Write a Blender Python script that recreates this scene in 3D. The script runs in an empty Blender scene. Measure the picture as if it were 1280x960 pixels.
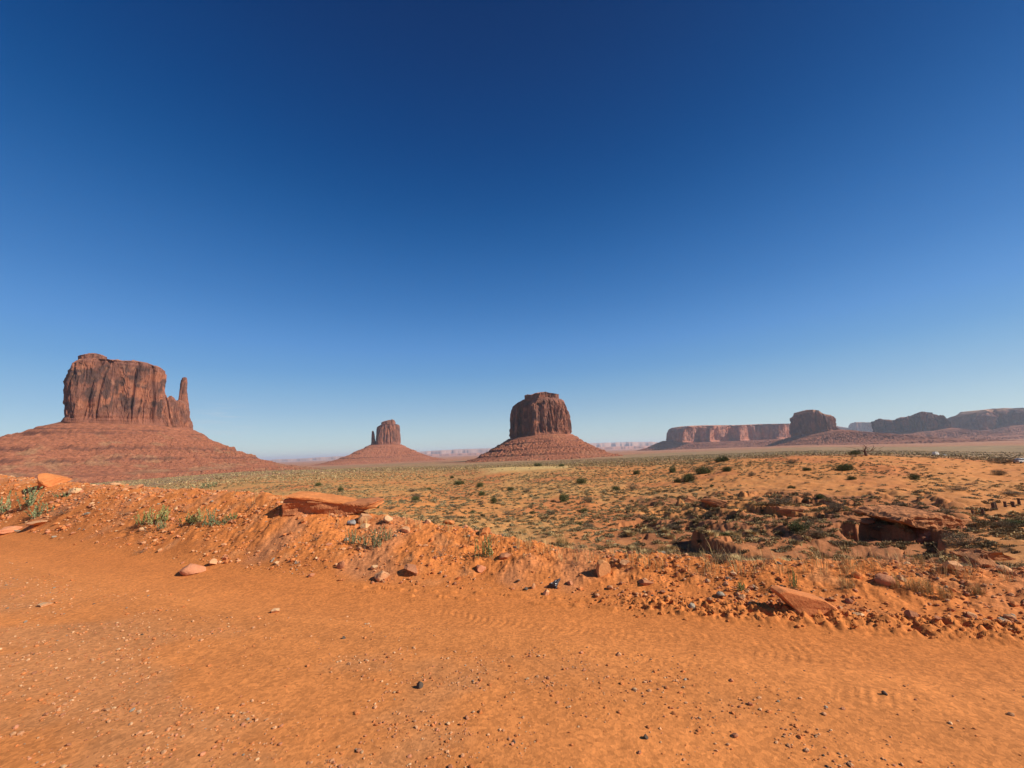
import bpy, bmesh, math, random
import numpy as np
from mathutils import Matrix, Vector

scene = bpy.context.scene
R = math.radians
# ------------------------------------------------------------------ camera
F_PX, HC = 500.0, 1.9
ROLL = R(2.1)
PITCH = math.atan((565.0 - 480.0) / F_PX * math.cos(ROLL))
F0 = np.array([0, math.cos(PITCH), math.sin(PITCH)])
U0 = np.array([0, -math.sin(PITCH), math.cos(PITCH)])
R0 = np.array([1.0, 0, 0])
CR = math.cos(ROLL) * R0 - math.sin(ROLL) * U0
CU = math.sin(ROLL) * R0 + math.cos(ROLL) * U0
cam_d = bpy.data.cameras.new('camera')
cam = bpy.data.objects.new('camera', cam_d)
scene.collection.objects.link(cam)
cam.matrix_world = Matrix(((CR[0], CU[0], -F0[0], 0), (CR[1], CU[1], -F0[1], 0), (CR[2], CU[2], -F0[2], HC), (0, 0, 0, 1)))
cam_d.sensor_width = 36.0
cam_d.lens = F_PX * 36.0 / 1280.0
cam_d.clip_start = 0.05
cam_d.clip_end = 200000.0
scene.camera = cam
# ------------------------------------------------------------------ sun and sky
SUN_EL = R(34)
SUN_H = np.array([0.955, -0.295]); SUN_H /= np.linalg.norm(SUN_H)
sun_vec = Vector((SUN_H[0] * math.cos(SUN_EL), SUN_H[1] * math.cos(SUN_EL), math.sin(SUN_EL)))
sl = bpy.data.lights.new('sun', 'SUN')
sl.energy = 4.6; sl.angle = R(0.5); sl.color = (1.0, 0.94, 0.85)
so = bpy.data.objects.new('sun', sl); scene.collection.objects.link(so)
so.rotation_euler = sun_vec.to_track_quat('Z', 'Y').to_euler()
so.location = (0, 0, 50)
world = bpy.data.worlds.new('World'); scene.world = world; world.use_nodes = True
nt = world.node_tree; nt.nodes.clear()
sky = nt.nodes.new('ShaderNodeTexSky'); sky.sky_type = 'NISHITA'; sky.sun_disc = False
sky.sun_elevation = SUN_EL; sky.sun_rotation = math.atan2(SUN_H[0], SUN_H[1])
sky.altitude = 1700; sky.air_density = 1.0; sky.dust_density = 0.35; sky.ozone_density = 3.0
hsv = nt.nodes.new('ShaderNodeHueSaturation'); hsv.inputs['Saturation'].default_value = 1.10
gam = nt.nodes.new('ShaderNodeGamma'); gam.inputs[1].default_value = 1.35
bg = nt.nodes.new('ShaderNodeBackground'); bg.inputs[1].default_value = 0.06
wo = nt.nodes.new('ShaderNodeOutputWorld')
nt.links.new(sky.outputs[0], gam.inputs[0]); nt.links.new(gam.outputs[0], hsv.inputs['Color'])
sb = nt.nodes.new('ShaderNodeVectorMath'); sb.operation = 'SUBTRACT'; sb.inputs[1].default_value = (.36, .50, .92)
mx = nt.nodes.new('ShaderNodeVectorMath'); mx.operation = 'MAXIMUM'; mx.inputs[1].default_value = (0.0, 0.2, 0.8)
nt.links.new(hsv.outputs[0], sb.inputs[0]); nt.links.new(sb.outputs[0], mx.inputs[0])
# even the sky out in azimuth: blend with a clear-sky elevation profile, plus one faint cirrus wisp
tcw = nt.nodes.new('ShaderNodeTexCoord'); sx = nt.nodes.new('ShaderNodeSeparateXYZ'); nt.links.new(tcw.outputs['Generated'], sx.inputs[0])
rmp = nt.nodes.new('ShaderNodeValToRGB'); rmp.color_ramp.interpolation = 'B_SPLINE'
while len(rmp.color_ramp.elements) < 8: rmp.color_ramp.elements.new(.5)
for e, (el_, c_) in zip(rmp.color_ramp.elements, [(-2, (.56, .66, .88)), (2, (.50, .63, .88)), (6, (.30, .48, .82)), (11, (.15, .37, .72)), (20, (.045, .20, .53)), (32, (.001, .085, .31)), (45, (.0, .042, .19)), (60, (.0, .022, .105))]):
    e.position = max(0, math.sin(R(el_))); e.color = tuple(v / 1.34 / .06 / 8 for v in c_) + (1,)
nt.links.new(sx.outputs['Z'], rmp.inputs[0])
sc8 = nt.nodes.new('ShaderNodeVectorMath'); sc8.operation = 'SCALE'; sc8.inputs['Scale'].default_value = 8.0
nt.links.new(rmp.outputs[0], sc8.inputs[0])
mxs = nt.nodes.new('ShaderNodeMix'); mxs.data_type = 'RGBA'; mxs.inputs['Factor'].default_value = .86
nt.links.new(mx.outputs[0], mxs.inputs['A']); nt.links.new(sc8.outputs[0], mxs.inputs['B'])
wd = pix_dir = (F0 + (275 - 640.0) / F_PX * CR + (480.0 - 546) / F_PX * CU); wd = wd / np.linalg.norm(wd)
mpw = nt.nodes.new('ShaderNodeMapping'); mpw.inputs['Scale'].default_value = (7, 7, 90); nt.links.new(tcw.outputs['Generated'], mpw.inputs[0])
nzw = nt.nodes.new('ShaderNodeTexNoise'); nzw.inputs['Scale'].default_value = 2.2; nzw.inputs['Detail'].default_value = 5; nt.links.new(mpw.outputs[0], nzw.inputs['Vector'])
dtw = nt.nodes.new('ShaderNodeVectorMath'); dtw.operation = 'DOT_PRODUCT'; dtw.inputs[1].default_value = tuple(wd); nt.links.new(tcw.outputs['Generated'], dtw.inputs[0])
m1 = nt.nodes.new('ShaderNodeMapRange'); m1.interpolation_type = 'SMOOTHSTEP'; m1.inputs[1].default_value = math.cos(R(5)); m1.inputs[2].default_value = math.cos(R(1.5)); nt.links.new(dtw.outputs['Value'], m1.inputs[0])
m2 = nt.nodes.new('ShaderNodeMapRange'); m2.inputs[1].default_value = .5; m2.inputs[2].default_value = .75; m2.inputs[4].default_value = .38; nt.links.new(nzw.outputs[0], m2.inputs[0])
mm = nt.nodes.new('ShaderNodeMath'); mm.operation = 'MULTIPLY'; nt.links.new(m1.outputs[0], mm.inputs[0]); nt.links.new(m2.outputs[0], mm.inputs[1])
mxc = nt.nodes.new('ShaderNodeMix'); mxc.data_type = 'RGBA'; mxc.inputs['B'].default_value = (7.5, 8.2, 9.0, 1)
nt.links.new(mm.outputs[0], mxc.inputs['Factor']); nt.links.new(mxs.outputs['Result'], mxc.inputs['A'])
nt.links.new(mxc.outputs['Result'], bg.inputs[0]); nt.links.new(bg.outputs[0], wo.inputs[0])
vs = scene.view_settings
vs.view_transform = 'Standard'; vs.look = 'None'; vs.exposure = 0.42; vs.gamma = 1.0; vs.use_curve_mapping = False
scene.cycles.volume_bounces = 1
scene.cycles.max_bounces = 6

# ------------------------------------------------------------------ numpy helpers
rng = np.random.default_rng(11)
_perm = np.random.default_rng(5).permutation(256).astype(np.int64)
_perm = np.concatenate([_perm, _perm])
_g3 = np.random.default_rng(6).normal(size=(256, 3)); _g3 /= np.linalg.norm(_g3, axis=1)[:, None]

def perlin(x, y, z=None):
    x = np.asarray(x, float); y = np.asarray(y, float)
    if z is None: z = np.zeros_like(x)
    x, y, z = np.broadcast_arrays(x, y, np.asarray(z, float))
    xi = np.floor(x).astype(np.int64); yi = np.floor(y).astype(np.int64); zi = np.floor(z).astype(np.int64)
    xf, yf, zf = x - xi, y - yi, z - zi
    u, v, w = [t * t * t * (t * (t * 6 - 15) + 10) for t in (xf, yf, zf)]
    xi &= 255; yi &= 255; zi &= 255
    def g(i, j, k):
        h = _perm[_perm[_perm[(xi + i) & 255] + ((yi + j) & 255)] + ((zi + k) & 255)]
        gg = _g3[h]
        return gg[..., 0] * (xf - i) + gg[..., 1] * (yf - j) + gg[..., 2] * (zf - k)
    def lerp(a, b, t): return a + (b - a) * t
    return 1.6 * lerp(lerp(lerp(g(0,0,0), g(1,0,0), u), lerp(g(0,1,0), g(1,1,0), u), v),
                      lerp(lerp(g(0,0,1), g(1,0,1), u), lerp(g(0,1,1), g(1,1,1), u), v), w)

def fbm(x, y, z=0.0, octv=4, lac=2.03, gain=0.5):
    s = 0; a = 1.0; f = 1.0; n = 0
    for o in range(octv):
        s = s + a * perlin(np.asarray(x) * f + 17.3 * o, np.asarray(y) * f + 5.1 * o, np.asarray(z) * f + 3.7 * o)
        n += a; a *= gain; f *= lac
    return s / n * 1.3

def ridged(x, y, z=0.0, octv=3):
    s = 0; a = 1.0; f = 1.0; n = 0
    for o in range(octv):
        s = s + a * (1 - np.abs(perlin(np.asarray(x) * f + 9.3 * o, np.asarray(y) * f + 2.1 * o, np.asarray(z) * f + 1.7 * o)) * 2)
        n += a; a *= .5; f *= 2.1
    return s / n

def smooth(t, a, b):
    t = np.clip((t - a) / (b - a), 0, 1); return t * t * (3 - 2 * t)

def mix(a, b, t):
    t = np.asarray(t)[..., None]; return a * (1 - t) + b * t

def pix_ray(x, y):
    return F0 + (x - 640.0) / F_PX * CR + (480.0 - y) / F_PX * CU

def pt(x, y, Y):
    d = pix_ray(x, y); t = Y / d[1]
    return np.array([d[0] * t, Y, HC + d[2] * t])

# ------------------------------------------------------------------ materials
def tint_mat(name, scale=1.0, contrast=0.25, bump=0.3, bump_scale=None, bump_dist=0.02, rough=0.95, stretch=(1, 1, 1), attr='col', obj_var=0.0, coord='Object', detail=6.0, spec=0.15):
    m = bpy.data.materials.new(name); m.use_nodes = True
    n = m.node_tree.nodes; l = m.node_tree.links
    b = n['Principled BSDF']; b.inputs['Roughness'].default_value = rough
    b.inputs['Specular IOR Level'].default_value = spec
    a = n.new('ShaderNodeAttribute'); a.attribute_name = attr
    tc = n.new('ShaderNodeTexCoord'); mp = n.new('ShaderNodeMapping'); mp.inputs['Scale'].default_value = stretch
    l.new(tc.outputs[coord], mp.inputs[0])
    no = n.new('ShaderNodeTexNoise'); no.inputs['Scale'].default_value = scale; no.inputs['Detail'].default_value = detail
    no.inputs['Roughness'].default_value = 0.65
    l.new(mp.outputs[0], no.inputs['Vector'])
    mr = n.new('ShaderNodeMapRange'); mr.inputs[1].default_value = 0.25; mr.inputs[2].default_value = 0.75
    mr.inputs[3].default_value = 1 - contrast; mr.inputs[4].default_value = 1 + contrast
    l.new(no.outputs[0], mr.inputs[0])
    vm = n.new('ShaderNodeVectorMath'); vm.operation = 'SCALE'
    l.new(a.outputs['Color'], vm.inputs[0]); l.new(mr.outputs[0], vm.inputs['Scale'])
    out = vm.outputs[0]
    if obj_var:
        oi = n.new('ShaderNodeObjectInfo'); m2 = n.new('ShaderNodeMapRange')
        m2.inputs[3].default_value = 1 - obj_var; m2.inputs[4].default_value = 1 + obj_var
        l.new(oi.outputs['Random'], m2.inputs[0])
        v2 = n.new('ShaderNodeVectorMath'); v2.operation = 'SCALE'
        l.new(out, v2.inputs[0]); l.new(m2.outputs[0], v2.inputs['Scale']); out = v2.outputs[0]
    l.new(out, b.inputs['Base Color'])
    if bump:
        n2 = n.new('ShaderNodeTexNoise'); n2.inputs['Scale'].default_value = bump_scale or scale * 2
        n2.inputs['Detail'].default_value = 8; n2.inputs['Roughness'].default_value = 0.7
        l.new(mp.outputs[0], n2.inputs['Vector'])
        bp = n.new('ShaderNodeBump'); bp.inputs['Strength'].default_value = bump; bp.inputs['Distance'].default_value = bump_dist
        l.new(n2.outputs[0], bp.inputs['Height']); l.new(bp.outputs[0], b.inputs['Normal'])
    return m

M = {}
M['ground'] = tint_mat('desert_soil', scale=9.0, contrast=0.16, bump=0.4, bump_scale=45.0, bump_dist=0.012, coord='Object')
def more_ground(m):
    n = m.node_tree.nodes; l = m.node_tree.links; b = n['Principled BSDF']
    tc = n.new('ShaderNodeTexCoord')
    old = b.inputs['Normal'].links[0].from_node
    n3 = n.new('ShaderNodeTexNoise'); n3.inputs['Scale'].default_value = 7.0; n3.inputs['Detail'].default_value = 6; n3.inputs['Roughness'].default_value = .75
    l.new(tc.outputs['Object'], n3.inputs['Vector'])
    b2 = n.new('ShaderNodeBump'); b2.inputs['Strength'].default_value = .4; b2.inputs['Distance'].default_value = .03
    l.new(n3.outputs[0], b2.inputs['Height']); l.new(b2.outputs[0], old.inputs['Normal'])
    # coarse grit: small pale and dark grains
    vo = n.new('ShaderNodeTexVoronoi'); vo.inputs['Scale'].default_value = 42.0; l.new(tc.outputs['Object'], vo.inputs['Vector'])
    sp = n.new('ShaderNodeSeparateColor'); l.new(vo.outputs['Color'], sp.inputs[0])
    mr = n.new('ShaderNodeMapRange'); mr.inputs[1].default_value = 0; mr.inputs[2].default_value = 1; mr.inputs[3].default_value = .80; mr.inputs[4].default_value = 1.20
    l.new(sp.outputs[0], mr.inputs[0])
    vm = n.new('ShaderNodeVectorMath'); vm.operation = 'SCALE'
    l.new(b.inputs['Base Color'].links[0].from_socket, vm.inputs[0]); l.new(mr.outputs[0], vm.inputs['Scale']); l.new(vm.outputs[0], b.inputs['Base Color'])
more_ground(M['ground'])
M['cliff'] = tint_mat('sandstone_cliff', scale=0.10, contrast=0.34, bump=0.9, bump_scale=0.14, bump_dist=5.0, stretch=(1, 1, 0.22))
M['talus'] = tint_mat('talus_shale', scale=0.12, contrast=0.5, bump=1.0, bump_scale=0.22, bump_dist=3.0, stretch=(1, 1, 2.2))
M['far'] = tint_mat('far_mesa_rock', scale=0.01, contrast=0.2, bump=0)
M['rock'] = tint_mat('loose_rock', scale=6.0, contrast=0.22, bump=0.6, bump_scale=30.0, bump_dist=0.02, obj_var=0.12)
M['ledge'] = tint_mat('ledge_rock', scale=2.5, contrast=0.28, bump=0.8, bump_scale=6.0, bump_dist=0.08, stretch=(1, 1, 2.5))
M['leaf'] = tint_mat('desert_foliage', scale=9.0, contrast=0.12, bump=0, obj_var=0.15, rough=0.8)
M['wood'] = tint_mat('weathered_wood', scale=12.0, contrast=0.25, bump=0.5, bump_scale=20, bump_dist=.02)
M['paint'] = tint_mat('vehicle_paint', scale=3.0, contrast=0.05, bump=0, rough=0.35, spec=0.5)

def prop(o, **k):
    for a, b in k.items(): o[a] = b
    return o

def make_mesh(name, V, Fc, col=None, mat=None, smooth_sh=False):
    """V (n,3); Fc: array (m,k) or list of such arrays; col (n,3)"""
    me = bpy.data.meshes.new(name)
    V = np.ascontiguousarray(V, np.float32)
    fl = Fc if isinstance(Fc, list) else [Fc]
    fl = [np.asarray(f, np.int32) for f in fl if len(f)]
    loops = np.concatenate([f.ravel() for f in fl])
    tot = np.concatenate([np.full(len(f), f.shape[1], np.int32) for f in fl])
    st = np.concatenate([[0], np.cumsum(tot)[:-1]]).astype(np.int32)
    me.vertices.add(len(V)); me.vertices.foreach_set('co', V.ravel())
    me.loops.add(len(loops)); me.loops.foreach_set('vertex_index', loops)
    me.polygons.add(len(tot)); me.polygons.foreach_set('loop_start', st)
    try: me.polygons.foreach_set('loop_total', tot)
    except Exception: pass
    me.polygons.foreach_set('use_smooth', np.full(len(tot), smooth_sh, bool))
    if col is not None:
        c = np.ones((len(V), 4), np.float32); c[:, :3] = np.clip(col, 0, 1)
        at = me.color_attributes.new('col', 'FLOAT_COLOR', 'POINT'); at.data.foreach_set('color', c.ravel())
    me.update(calc_edges=True); me.validate()
    if mat: me.materials.append(mat)
    return me

def link(name, me, parent=None, loc=(0, 0, 0), rot=(0, 0, 0), scale=(1, 1, 1)):
    o = bpy.data.objects.new(name, me); scene.collection.objects.link(o)
    if parent: o.parent = parent
    o.location = [float(a) for a in loc]; o.rotation_euler = rot
    o.scale = scale if hasattr(scale, '__len__') else (scale,) * 3
    return o

def thing(name, label, cat, loc=(0, 0, 0), rot=(0, 0, 0), scale=(1, 1, 1), group=None):
    o = link(name, None, None, loc, rot, scale); o['label'] = label; o['category'] = cat
    if group: o['group'] = group
    return o

# ------------------------------------------------------------------ TERRAIN
SAND = np.array([.56, .215, .062]); BERM = np.array([.58, .185, .046]); ROADC = np.array([.61, .212, .057])
GRAV = np.array([.36, .22, .115]); GRASS = np.array([.45, .27, .095]); STRAW = np.array([.58, .38, .14])
PLAIN = np.array([.35, .19, .088]); PGREEN = np.array([.265, .185, .088]); RED = np.array([.36, .125, .06]); UMBER = np.array([.34, .13, .052])

def ground_hit0(x, y):
    d = pix_ray(x, y); t = -HC / d[2]; return d[0] * t, d[1] * t
edge_px = [(0, 668), (130, 690), (300, 714), (460, 734), (640, 742), (800, 752), (940, 768), (1100, 780), (1280, 792)]
edge = [ground_hit0(*p) for p in edge_px]
edge = [(-60, 33), (-35, 21)] + edge + [(9, 2.6), (20, -1.0), (45, -10)]
edge = np.array(edge)
# densify + smooth edge
ss = np.concatenate([[0], np.cumsum(np.hypot(*np.diff(edge, axis=0).T))])
sd = np.linspace(0, ss[-1], 600)
EX = np.interp(sd, ss, edge[:, 0]); EY = np.interp(sd, ss, edge[:, 1])
k = np.hanning(31); k /= k.sum()
EXs = np.convolve(np.pad(EX, 15, mode='edge'), k, 'valid'); EYs = np.convolve(np.pad(EY, 15, mode='edge'), k, 'valid')
EX, EY = EXs, EYs
eaz = np.arctan2(EX, EY)
o_ = np.argsort(eaz); eaz_s, er_s = eaz[o_], np.hypot(EX, EY)[o_]

L1 = [(0, 583, 17), (60, 592, 15.5), (120, 598, 14), (200, 603, 12.5), (300, 608, 11), (350, 615, 10), (450, 640, 9), (520, 648, 8.5), (560, 655, 8), (640, 672, 7.2), (700, 684, 6.9), (800, 692, 6.4), (900, 700, 5.9), (1000, 699, 5.7), (1100, 697, 5.6), (1200, 703, 5.4), (1280, 708, 5.2)]
def yz(x, Y, z):      # pixel row of a hidden control given z
    lo, hi = 300.0, 1400.0
    for _ in range(40):
        m_ = (lo + hi) / 2
        if pt(x, m_, Y)[2] > z: lo = m_
        else: hi = m_
    return (x, lo, Y)
L2 = [yz(0, 40, -3), yz(300, 45, -5), yz(380, 42, -4.2), (450, 638, 40), (560, 654, 28), (640, 671, 24), (700, 683, 20), (800, 690, 18), (900, 698, 15), (1000, 698, 16), (1090, 697, 20), (1170, 699, 20), (1230, 704, 14), (1280, 707, 12)]
L3 = [yz(0, 120, -8), (300, 603, 120), (450, 612, 75), (560, 625, 55), (640, 635, 45), (700, 640, 40), (800, 645, 36), (900, 650, 30), (1000, 650, 28), (1100, 648, 28), (1200, 650, 27), (1280, 655, 25)]
L4 = [yz(0, 250, -15), (300, 598, 250), (450, 598, 150), (560, 603, 110), (640, 600, 100), (700, 600, 90), (800, 605, 75), (900, 605, 60), (1000, 605, 52), (1100, 605, 48), (1200, 610, 45), (1280, 620, 40)]
L5 = [yz(0, 500, -25), (300, 592, 450), (450, 589, 350), (560, 588, 250), (620, 584, 180), (700, 583, 150), (760, 583, 140), (850, 580, 120), (900, 575, 100), (1000, 570, 90), (1100, 569, 85), (1200, 573, 85), (1280, 578, 80)]
L6 = [yz(0, 700, -30), (300, 589, 700), (450, 586.3, 600), (560, 585.5, 450), (620, 583.3, 350), (700, 581, 330), (850, 575.5, 320), (900, 573, 300), (1000, 568.5, 300), (1100, 567.5, 300), (1200, 571, 250), (1280, 576, 220)]
L7 = [yz(0, 1000, -36), yz(300, 1000, -28), (450, 584, 1000), (560, 582, 1000), (700, 576, 1000), (850, 569, 1000), (1000, 562.5, 1000), (1100, 561, 1000), (1280, 560, 1000)]
L8 = [yz(0, 3000, -42), yz(300, 3000, -42), (450, 579.5, 3000), (560, 574.5, 3000), (700, 569, 3000), (850, 563, 3000), (1000, 556.5, 3000), (1100, 554.5, 3000), (1280, 549, 3000)]
def conv(L):
    P = np.array([pt(*a) for a in L]); az = np.arctan2(P[:, 0], P[:, 1]); r = np.hypot(P[:, 0], P[:, 1]); o = np.argsort(az)
    return az[o], r[o], P[o, 2]

AZ_D = np.deg2rad(np.arange(-62, 62.01, 0.1))
AZ = np.concatenate([AZ_D, np.deg2rad(np.arange(64, 298 - .1, 2.0))])
RR = np.concatenate([np.exp(np.linspace(math.log(.3), math.log(2.3), 16, endpoint=False)),
                     np.exp(np.arange(math.log(2.3), math.log(13), .0045)),
                     np.exp(np.arange(math.log(13), math.log(140), .008)),
                     np.exp(np.arange(math.log(140), math.log(70000), .019))])
LR = np.log(RR); NA, NR = len(AZ), len(RR)
azw = np.where(AZ > math.pi, AZ - 2 * math.pi, AZ)
lines = [conv(L) for L in (L1, L2, L3, L4, L5, L6, L7, L8)]
rk = []; zk = []
re = np.interp(azw, eaz_s, er_s); re = np.where(np.abs(azw) > R(100), 45.0, re)
ks = np.hanning(25); ks /= ks.sum()
re = np.convolve(np.pad(re, 12, mode='wrap'), ks, 'valid') if False else re
rk.append(re); zk.append(np.zeros(NA))
for a, r, z in lines:
    rk.append(np.exp(np.interp(azw, a, np.log(r)))); zk.append(np.interp(azw, a, z))
rk.append(np.full(NA, 12000.0)); zk.append(np.full(NA, -60.0))
rk.append(np.full(NA, 70000.0)); zk.append(np.full(NA, -100.0))
rk = np.array(rk); zk = np.array(zk)
for i in range(1, len(rk)): rk[i] = np.maximum(rk[i], rk[i - 1] * 1.05)
lrk = np.log(rk)
lrk = np.concatenate([np.full((1, NA), math.log(.2)), lrk]); zk = np.concatenate([np.zeros((1, NA)), zk])
Z = np.empty((NA, NR))
for i in range(NA): Z[i] = np.interp(LR, lrk[:, i], zk[:, i])
def gs(A, s, axis):
    n = int(3 * s); kk = np.exp(-.5 * (np.arange(-n, n + 1) / s) ** 2); kk /= kk.sum()
    A = np.moveaxis(A, axis, 0); P = np.concatenate([np.repeat(A[:1], n, 0), A, np.repeat(A[-1:], n, 0)])
    out = sum(kk[j] * P[j:j + len(A)] for j in range(2 * n + 1)); return np.moveaxis(out, 0, axis)
Zs = gs(Z, 6, 1)
nd = len(AZ_D)
Zs[:nd] = gs(Zs[:nd], 10, 0)
Z = Zs
AA, RG = np.meshgrid(azw, RR, indexing='ij')
GX = np.sin(AA) * RG; GY = np.cos(AA) * RG
# signed distance to road edge (positive beyond) and arc position
near = RG < 60
sdist = np.full(GX.shape, 50.0); sarc = np.zeros(GX.shape)
px_, py_ = GX[near], GY[near]
best = np.full(px_.shape, 1e9); bs = np.zeros(px_.shape); bsg = np.zeros(px_.shape)
tx = np.gradient(EX); ty = np.gradient(EY); tl = np.hypot(tx, ty); tx /= tl; ty /= tl
arc = np.concatenate([[0], np.cumsum(np.hypot(np.diff(EX), np.diff(EY)))])
for i in range(0, 600, 2):
    dx = px_ - EX[i]; dy = py_ - EY[i]; d2 = dx * dx + dy * dy
    m_ = d2 < best
    best[m_] = d2[m_]
    al = dx[m_] * tx[i] + dy[m_] * ty[i]
    bs[m_] = arc[i] + al
    bsg[m_] = -dx[m_] * ty[i] + dy[m_] * tx[i]
sdist[near] = np.where(np.abs(bsg) < 3, bsg, np.sign(bsg) * np.sqrt(best)); sarc[near] = bs
sdist[(~near) & (np.abs(azw) > R(100))[:, None]] = 50
RE = np.repeat(re[:, None], NR, 1)
RC = np.repeat(rk[1][:, None], NR, 1)
# masks
D = sdist
# wobble of the edge
W = D + .10 * fbm(GX * .9, GY * .9, 3.3, 3) + .03 * fbm(GX * 5, GY * 5, 1.3, 2)
beyond = smooth(W, -0.05, 0.25)
past = smooth(np.log(RG / RC), 0.0, 0.35)          # beyond the berm crest
inroad = 1 - beyond
S0 = np.interp(640, [p[0] for p in edge_px], np.arange(len(edge_px)))
i640 = int(np.argmin(np.abs(eaz - 0))); s640 = arc[i640]
S = sarc - s640                                    # arc metres, 0 at picture centre, + to the right
fade2 = np.clip(1 - (RG - 20) / 40, 0, 1)
H = np.zeros_like(Z)
nz1 = fbm(GX * 1.3, GY * 1.3, 0, 3); nz2 = fbm(GX * 6, GY * 6, 7.7, 3)
H += inroad * (.012 * nz1 + .0012 * nz2 + .006 * fbm(S * .22, D * 4.5, 8, 3)) * fade2
# shallow wheel ruts
H += inroad * (-.018 * np.exp(-((D + .85) / .28) ** 2) + .012 * np.exp(-((D + .35) / .12) ** 2) - .012 * np.exp(-((D + 2.4) / .35) ** 2)) * fade2
# tyre tread: chevrons
band = np.exp(-((D + .85 + .05 * nz1) / .2) ** 4) * smooth(S, -2.0, -1.0) * (.55 + .6 * fbm(GX * .8 + 4, GY * .8, 0, 2))
tr = np.sin(2 * math.pi * (S / .085 + 3.5 * np.abs(D + .85)))
H += .0030 * np.clip(band * (.3 + 1.2 * smooth(fbm(S * 1.3, D * 5, 77, 3), -.1, .35)), 0, 1) * np.tanh(2 * tr) * inroad
band2 = np.exp(-((D + 1.45 + .08 * nz1) / .16) ** 4) * smooth(S, .3, 1.2)
H += .0018 * np.clip(band2 * smooth(fbm(S * 1.1, D * 4, 78, 3), -.1, .35), 0, 1) * np.sin(2 * math.pi * (S / .07 - 5 * (D + 1.5))) * inroad
# broken crusty tyre edges
for d0, amp in ((-.10, .035), (-.30, .03)):
    dd = D - d0 + .05 * fbm(S * 1.1, 0 * S, d0 * 9, 3)
    H += amp * np.exp(-(dd / .03) ** 2) * smooth(fbm(S * 5, D * 14, 5 + d0, 2), -.15, .3) * smooth(S, -3.2, -2.2) * fade2
# clod windrow to the right
wr = np.exp(-((D + .10) / .22) ** 4) * smooth(S, .7, 2.0)
H += wr * (.02 + .085 * np.maximum(0, ridged(S * 7, D * 13 + S * 3.0, 0, 2)))
# berm rubble
cl = ridged(GX * 3.2, GY * 3.2, 2.2, 3)
H += beyond * (1 - past) * (.085 * fbm(GX * .9, GY * .9, 9, 3) + .04 * fbm(GX * 3.7, GY * 3.7, 2, 3) + .028 * np.maximum(0, cl - .35) + .030 * np.maximum(0, fbm(GX * 14, GY * 14, 4, 3)) + .018 * np.round(3 * fbm(GX * 5, GY * 5, 54, 3)) / 3) * smooth(D, 0, .6)
midm = past * np.clip(1 - (RG - 250) / 400, 0, 1)
H += midm * (.30 * fbm(GX * .16, GY * .16, 1, 3) + .20 * fbm(GX * .7, GY * .7, 1, 4)) * smooth(RG, 8, 30)
gul = smooth(AA, R(8), R(20)) * (1 - smooth(AA, R(44), R(50))) * past * smooth(RG, 14, 24) * (1 - smooth(RG, 42, 60))
H += gul * (1.0 * (ridged(GX * .16 + .5, GY * .10, 0, 3) - .5))
H += gul * (.16 * fbm(GX * 1.4, GY * 1.4, 66, 4) + .10 * np.maximum(0, ridged(GX * 2.5, GY * 2.5, 67, 2) - .4))
H += smooth(RG, 400, 1500) * (2.2 * fbm(GX * .006, GY * .006, 0, 3))
Z = Z + H
# terraces in the gully
tz = Z / .95 + .5 * fbm(GX * .25, GY * .25, 8, 3)
fr = tz - np.floor(tz)
Zt = Z + .95 * (smooth(fr, .40, .62) - fr)
gt = gul * smooth(fbm(GX * .12, GY * .12, 20, 2), -.25, .1)
Z = Z * (1 - gt) + Zt * gt

def G(x, y):
    x = np.asarray(x, float); y = np.asarray(y, float)
    a = np.arctan2(x, y); lr = np.log(np.maximum(np.hypot(x, y), .31))
    fa = np.clip((a - AZ_D[0]) / (AZ_D[1] - AZ_D[0]), 0, nd - 1.001); ia = fa.astype(int); fa = fa - ia
    ir = np.clip(np.searchsorted(LR, lr) - 1, 0, NR - 2); fr_ = np.clip((lr - LR[ir]) / (LR[ir + 1] - LR[ir]), 0, 1)
    return (Z[ia, ir] * (1 - fa) * (1 - fr_) + Z[ia + 1, ir] * fa * (1 - fr_) + Z[ia, ir + 1] * (1 - fa) * fr_ + Z[ia + 1, ir + 1] * fa * fr_)

def gslope(x, y, e=.15):
    return (G(x + e, y) - G(x - e, y)) / (2 * e), (G(x, y + e) - G(x, y - e)) / (2 * e)

_ts = np.exp(np.linspace(math.log(1.5), math.log(20000), 6000))
def hit(x, y):
    """where the ray through photo pixel (x,y) meets the ground"""
    d = pix_ray(x, y); P = d[None] * _ts[:, None]; P[:, 2] += HC
    below = P[:, 2] < G(P[:, 0], P[:, 1])
    i = int(np.argmax(below)) if below.any() else len(_ts) - 1
    t0, t1 = _ts[max(i - 1, 0)], _ts[i]
    for _ in range(18):
        tm = (t0 + t1) / 2; p = d * tm
        if HC + p[2] < float(G(p[0], p[1])): t1 = tm
        else: t0 = tm
    p = d * t1
    return np.array([p[0], p[1], float(G(p[0], p[1]))])

# visibility horizon per azimuth
EL = (Z[:nd] - HC) / RG[:nd]
HZ = np.maximum.accumulate(EL, axis=1)
def vis(x, y, top):
    r = np.hypot(x, y); a = np.arctan2(x, y)
    ia = np.clip(((a - AZ_D[0]) / (AZ_D[1] - AZ_D[0])).astype(int), 0, nd - 1)
    ir = np.clip(np.searchsorted(LR, np.log(r)) - 2, 0, NR - 1)
    return (G(x, y) + top - HC) / r > HZ[ia, ir] - .0005

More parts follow.
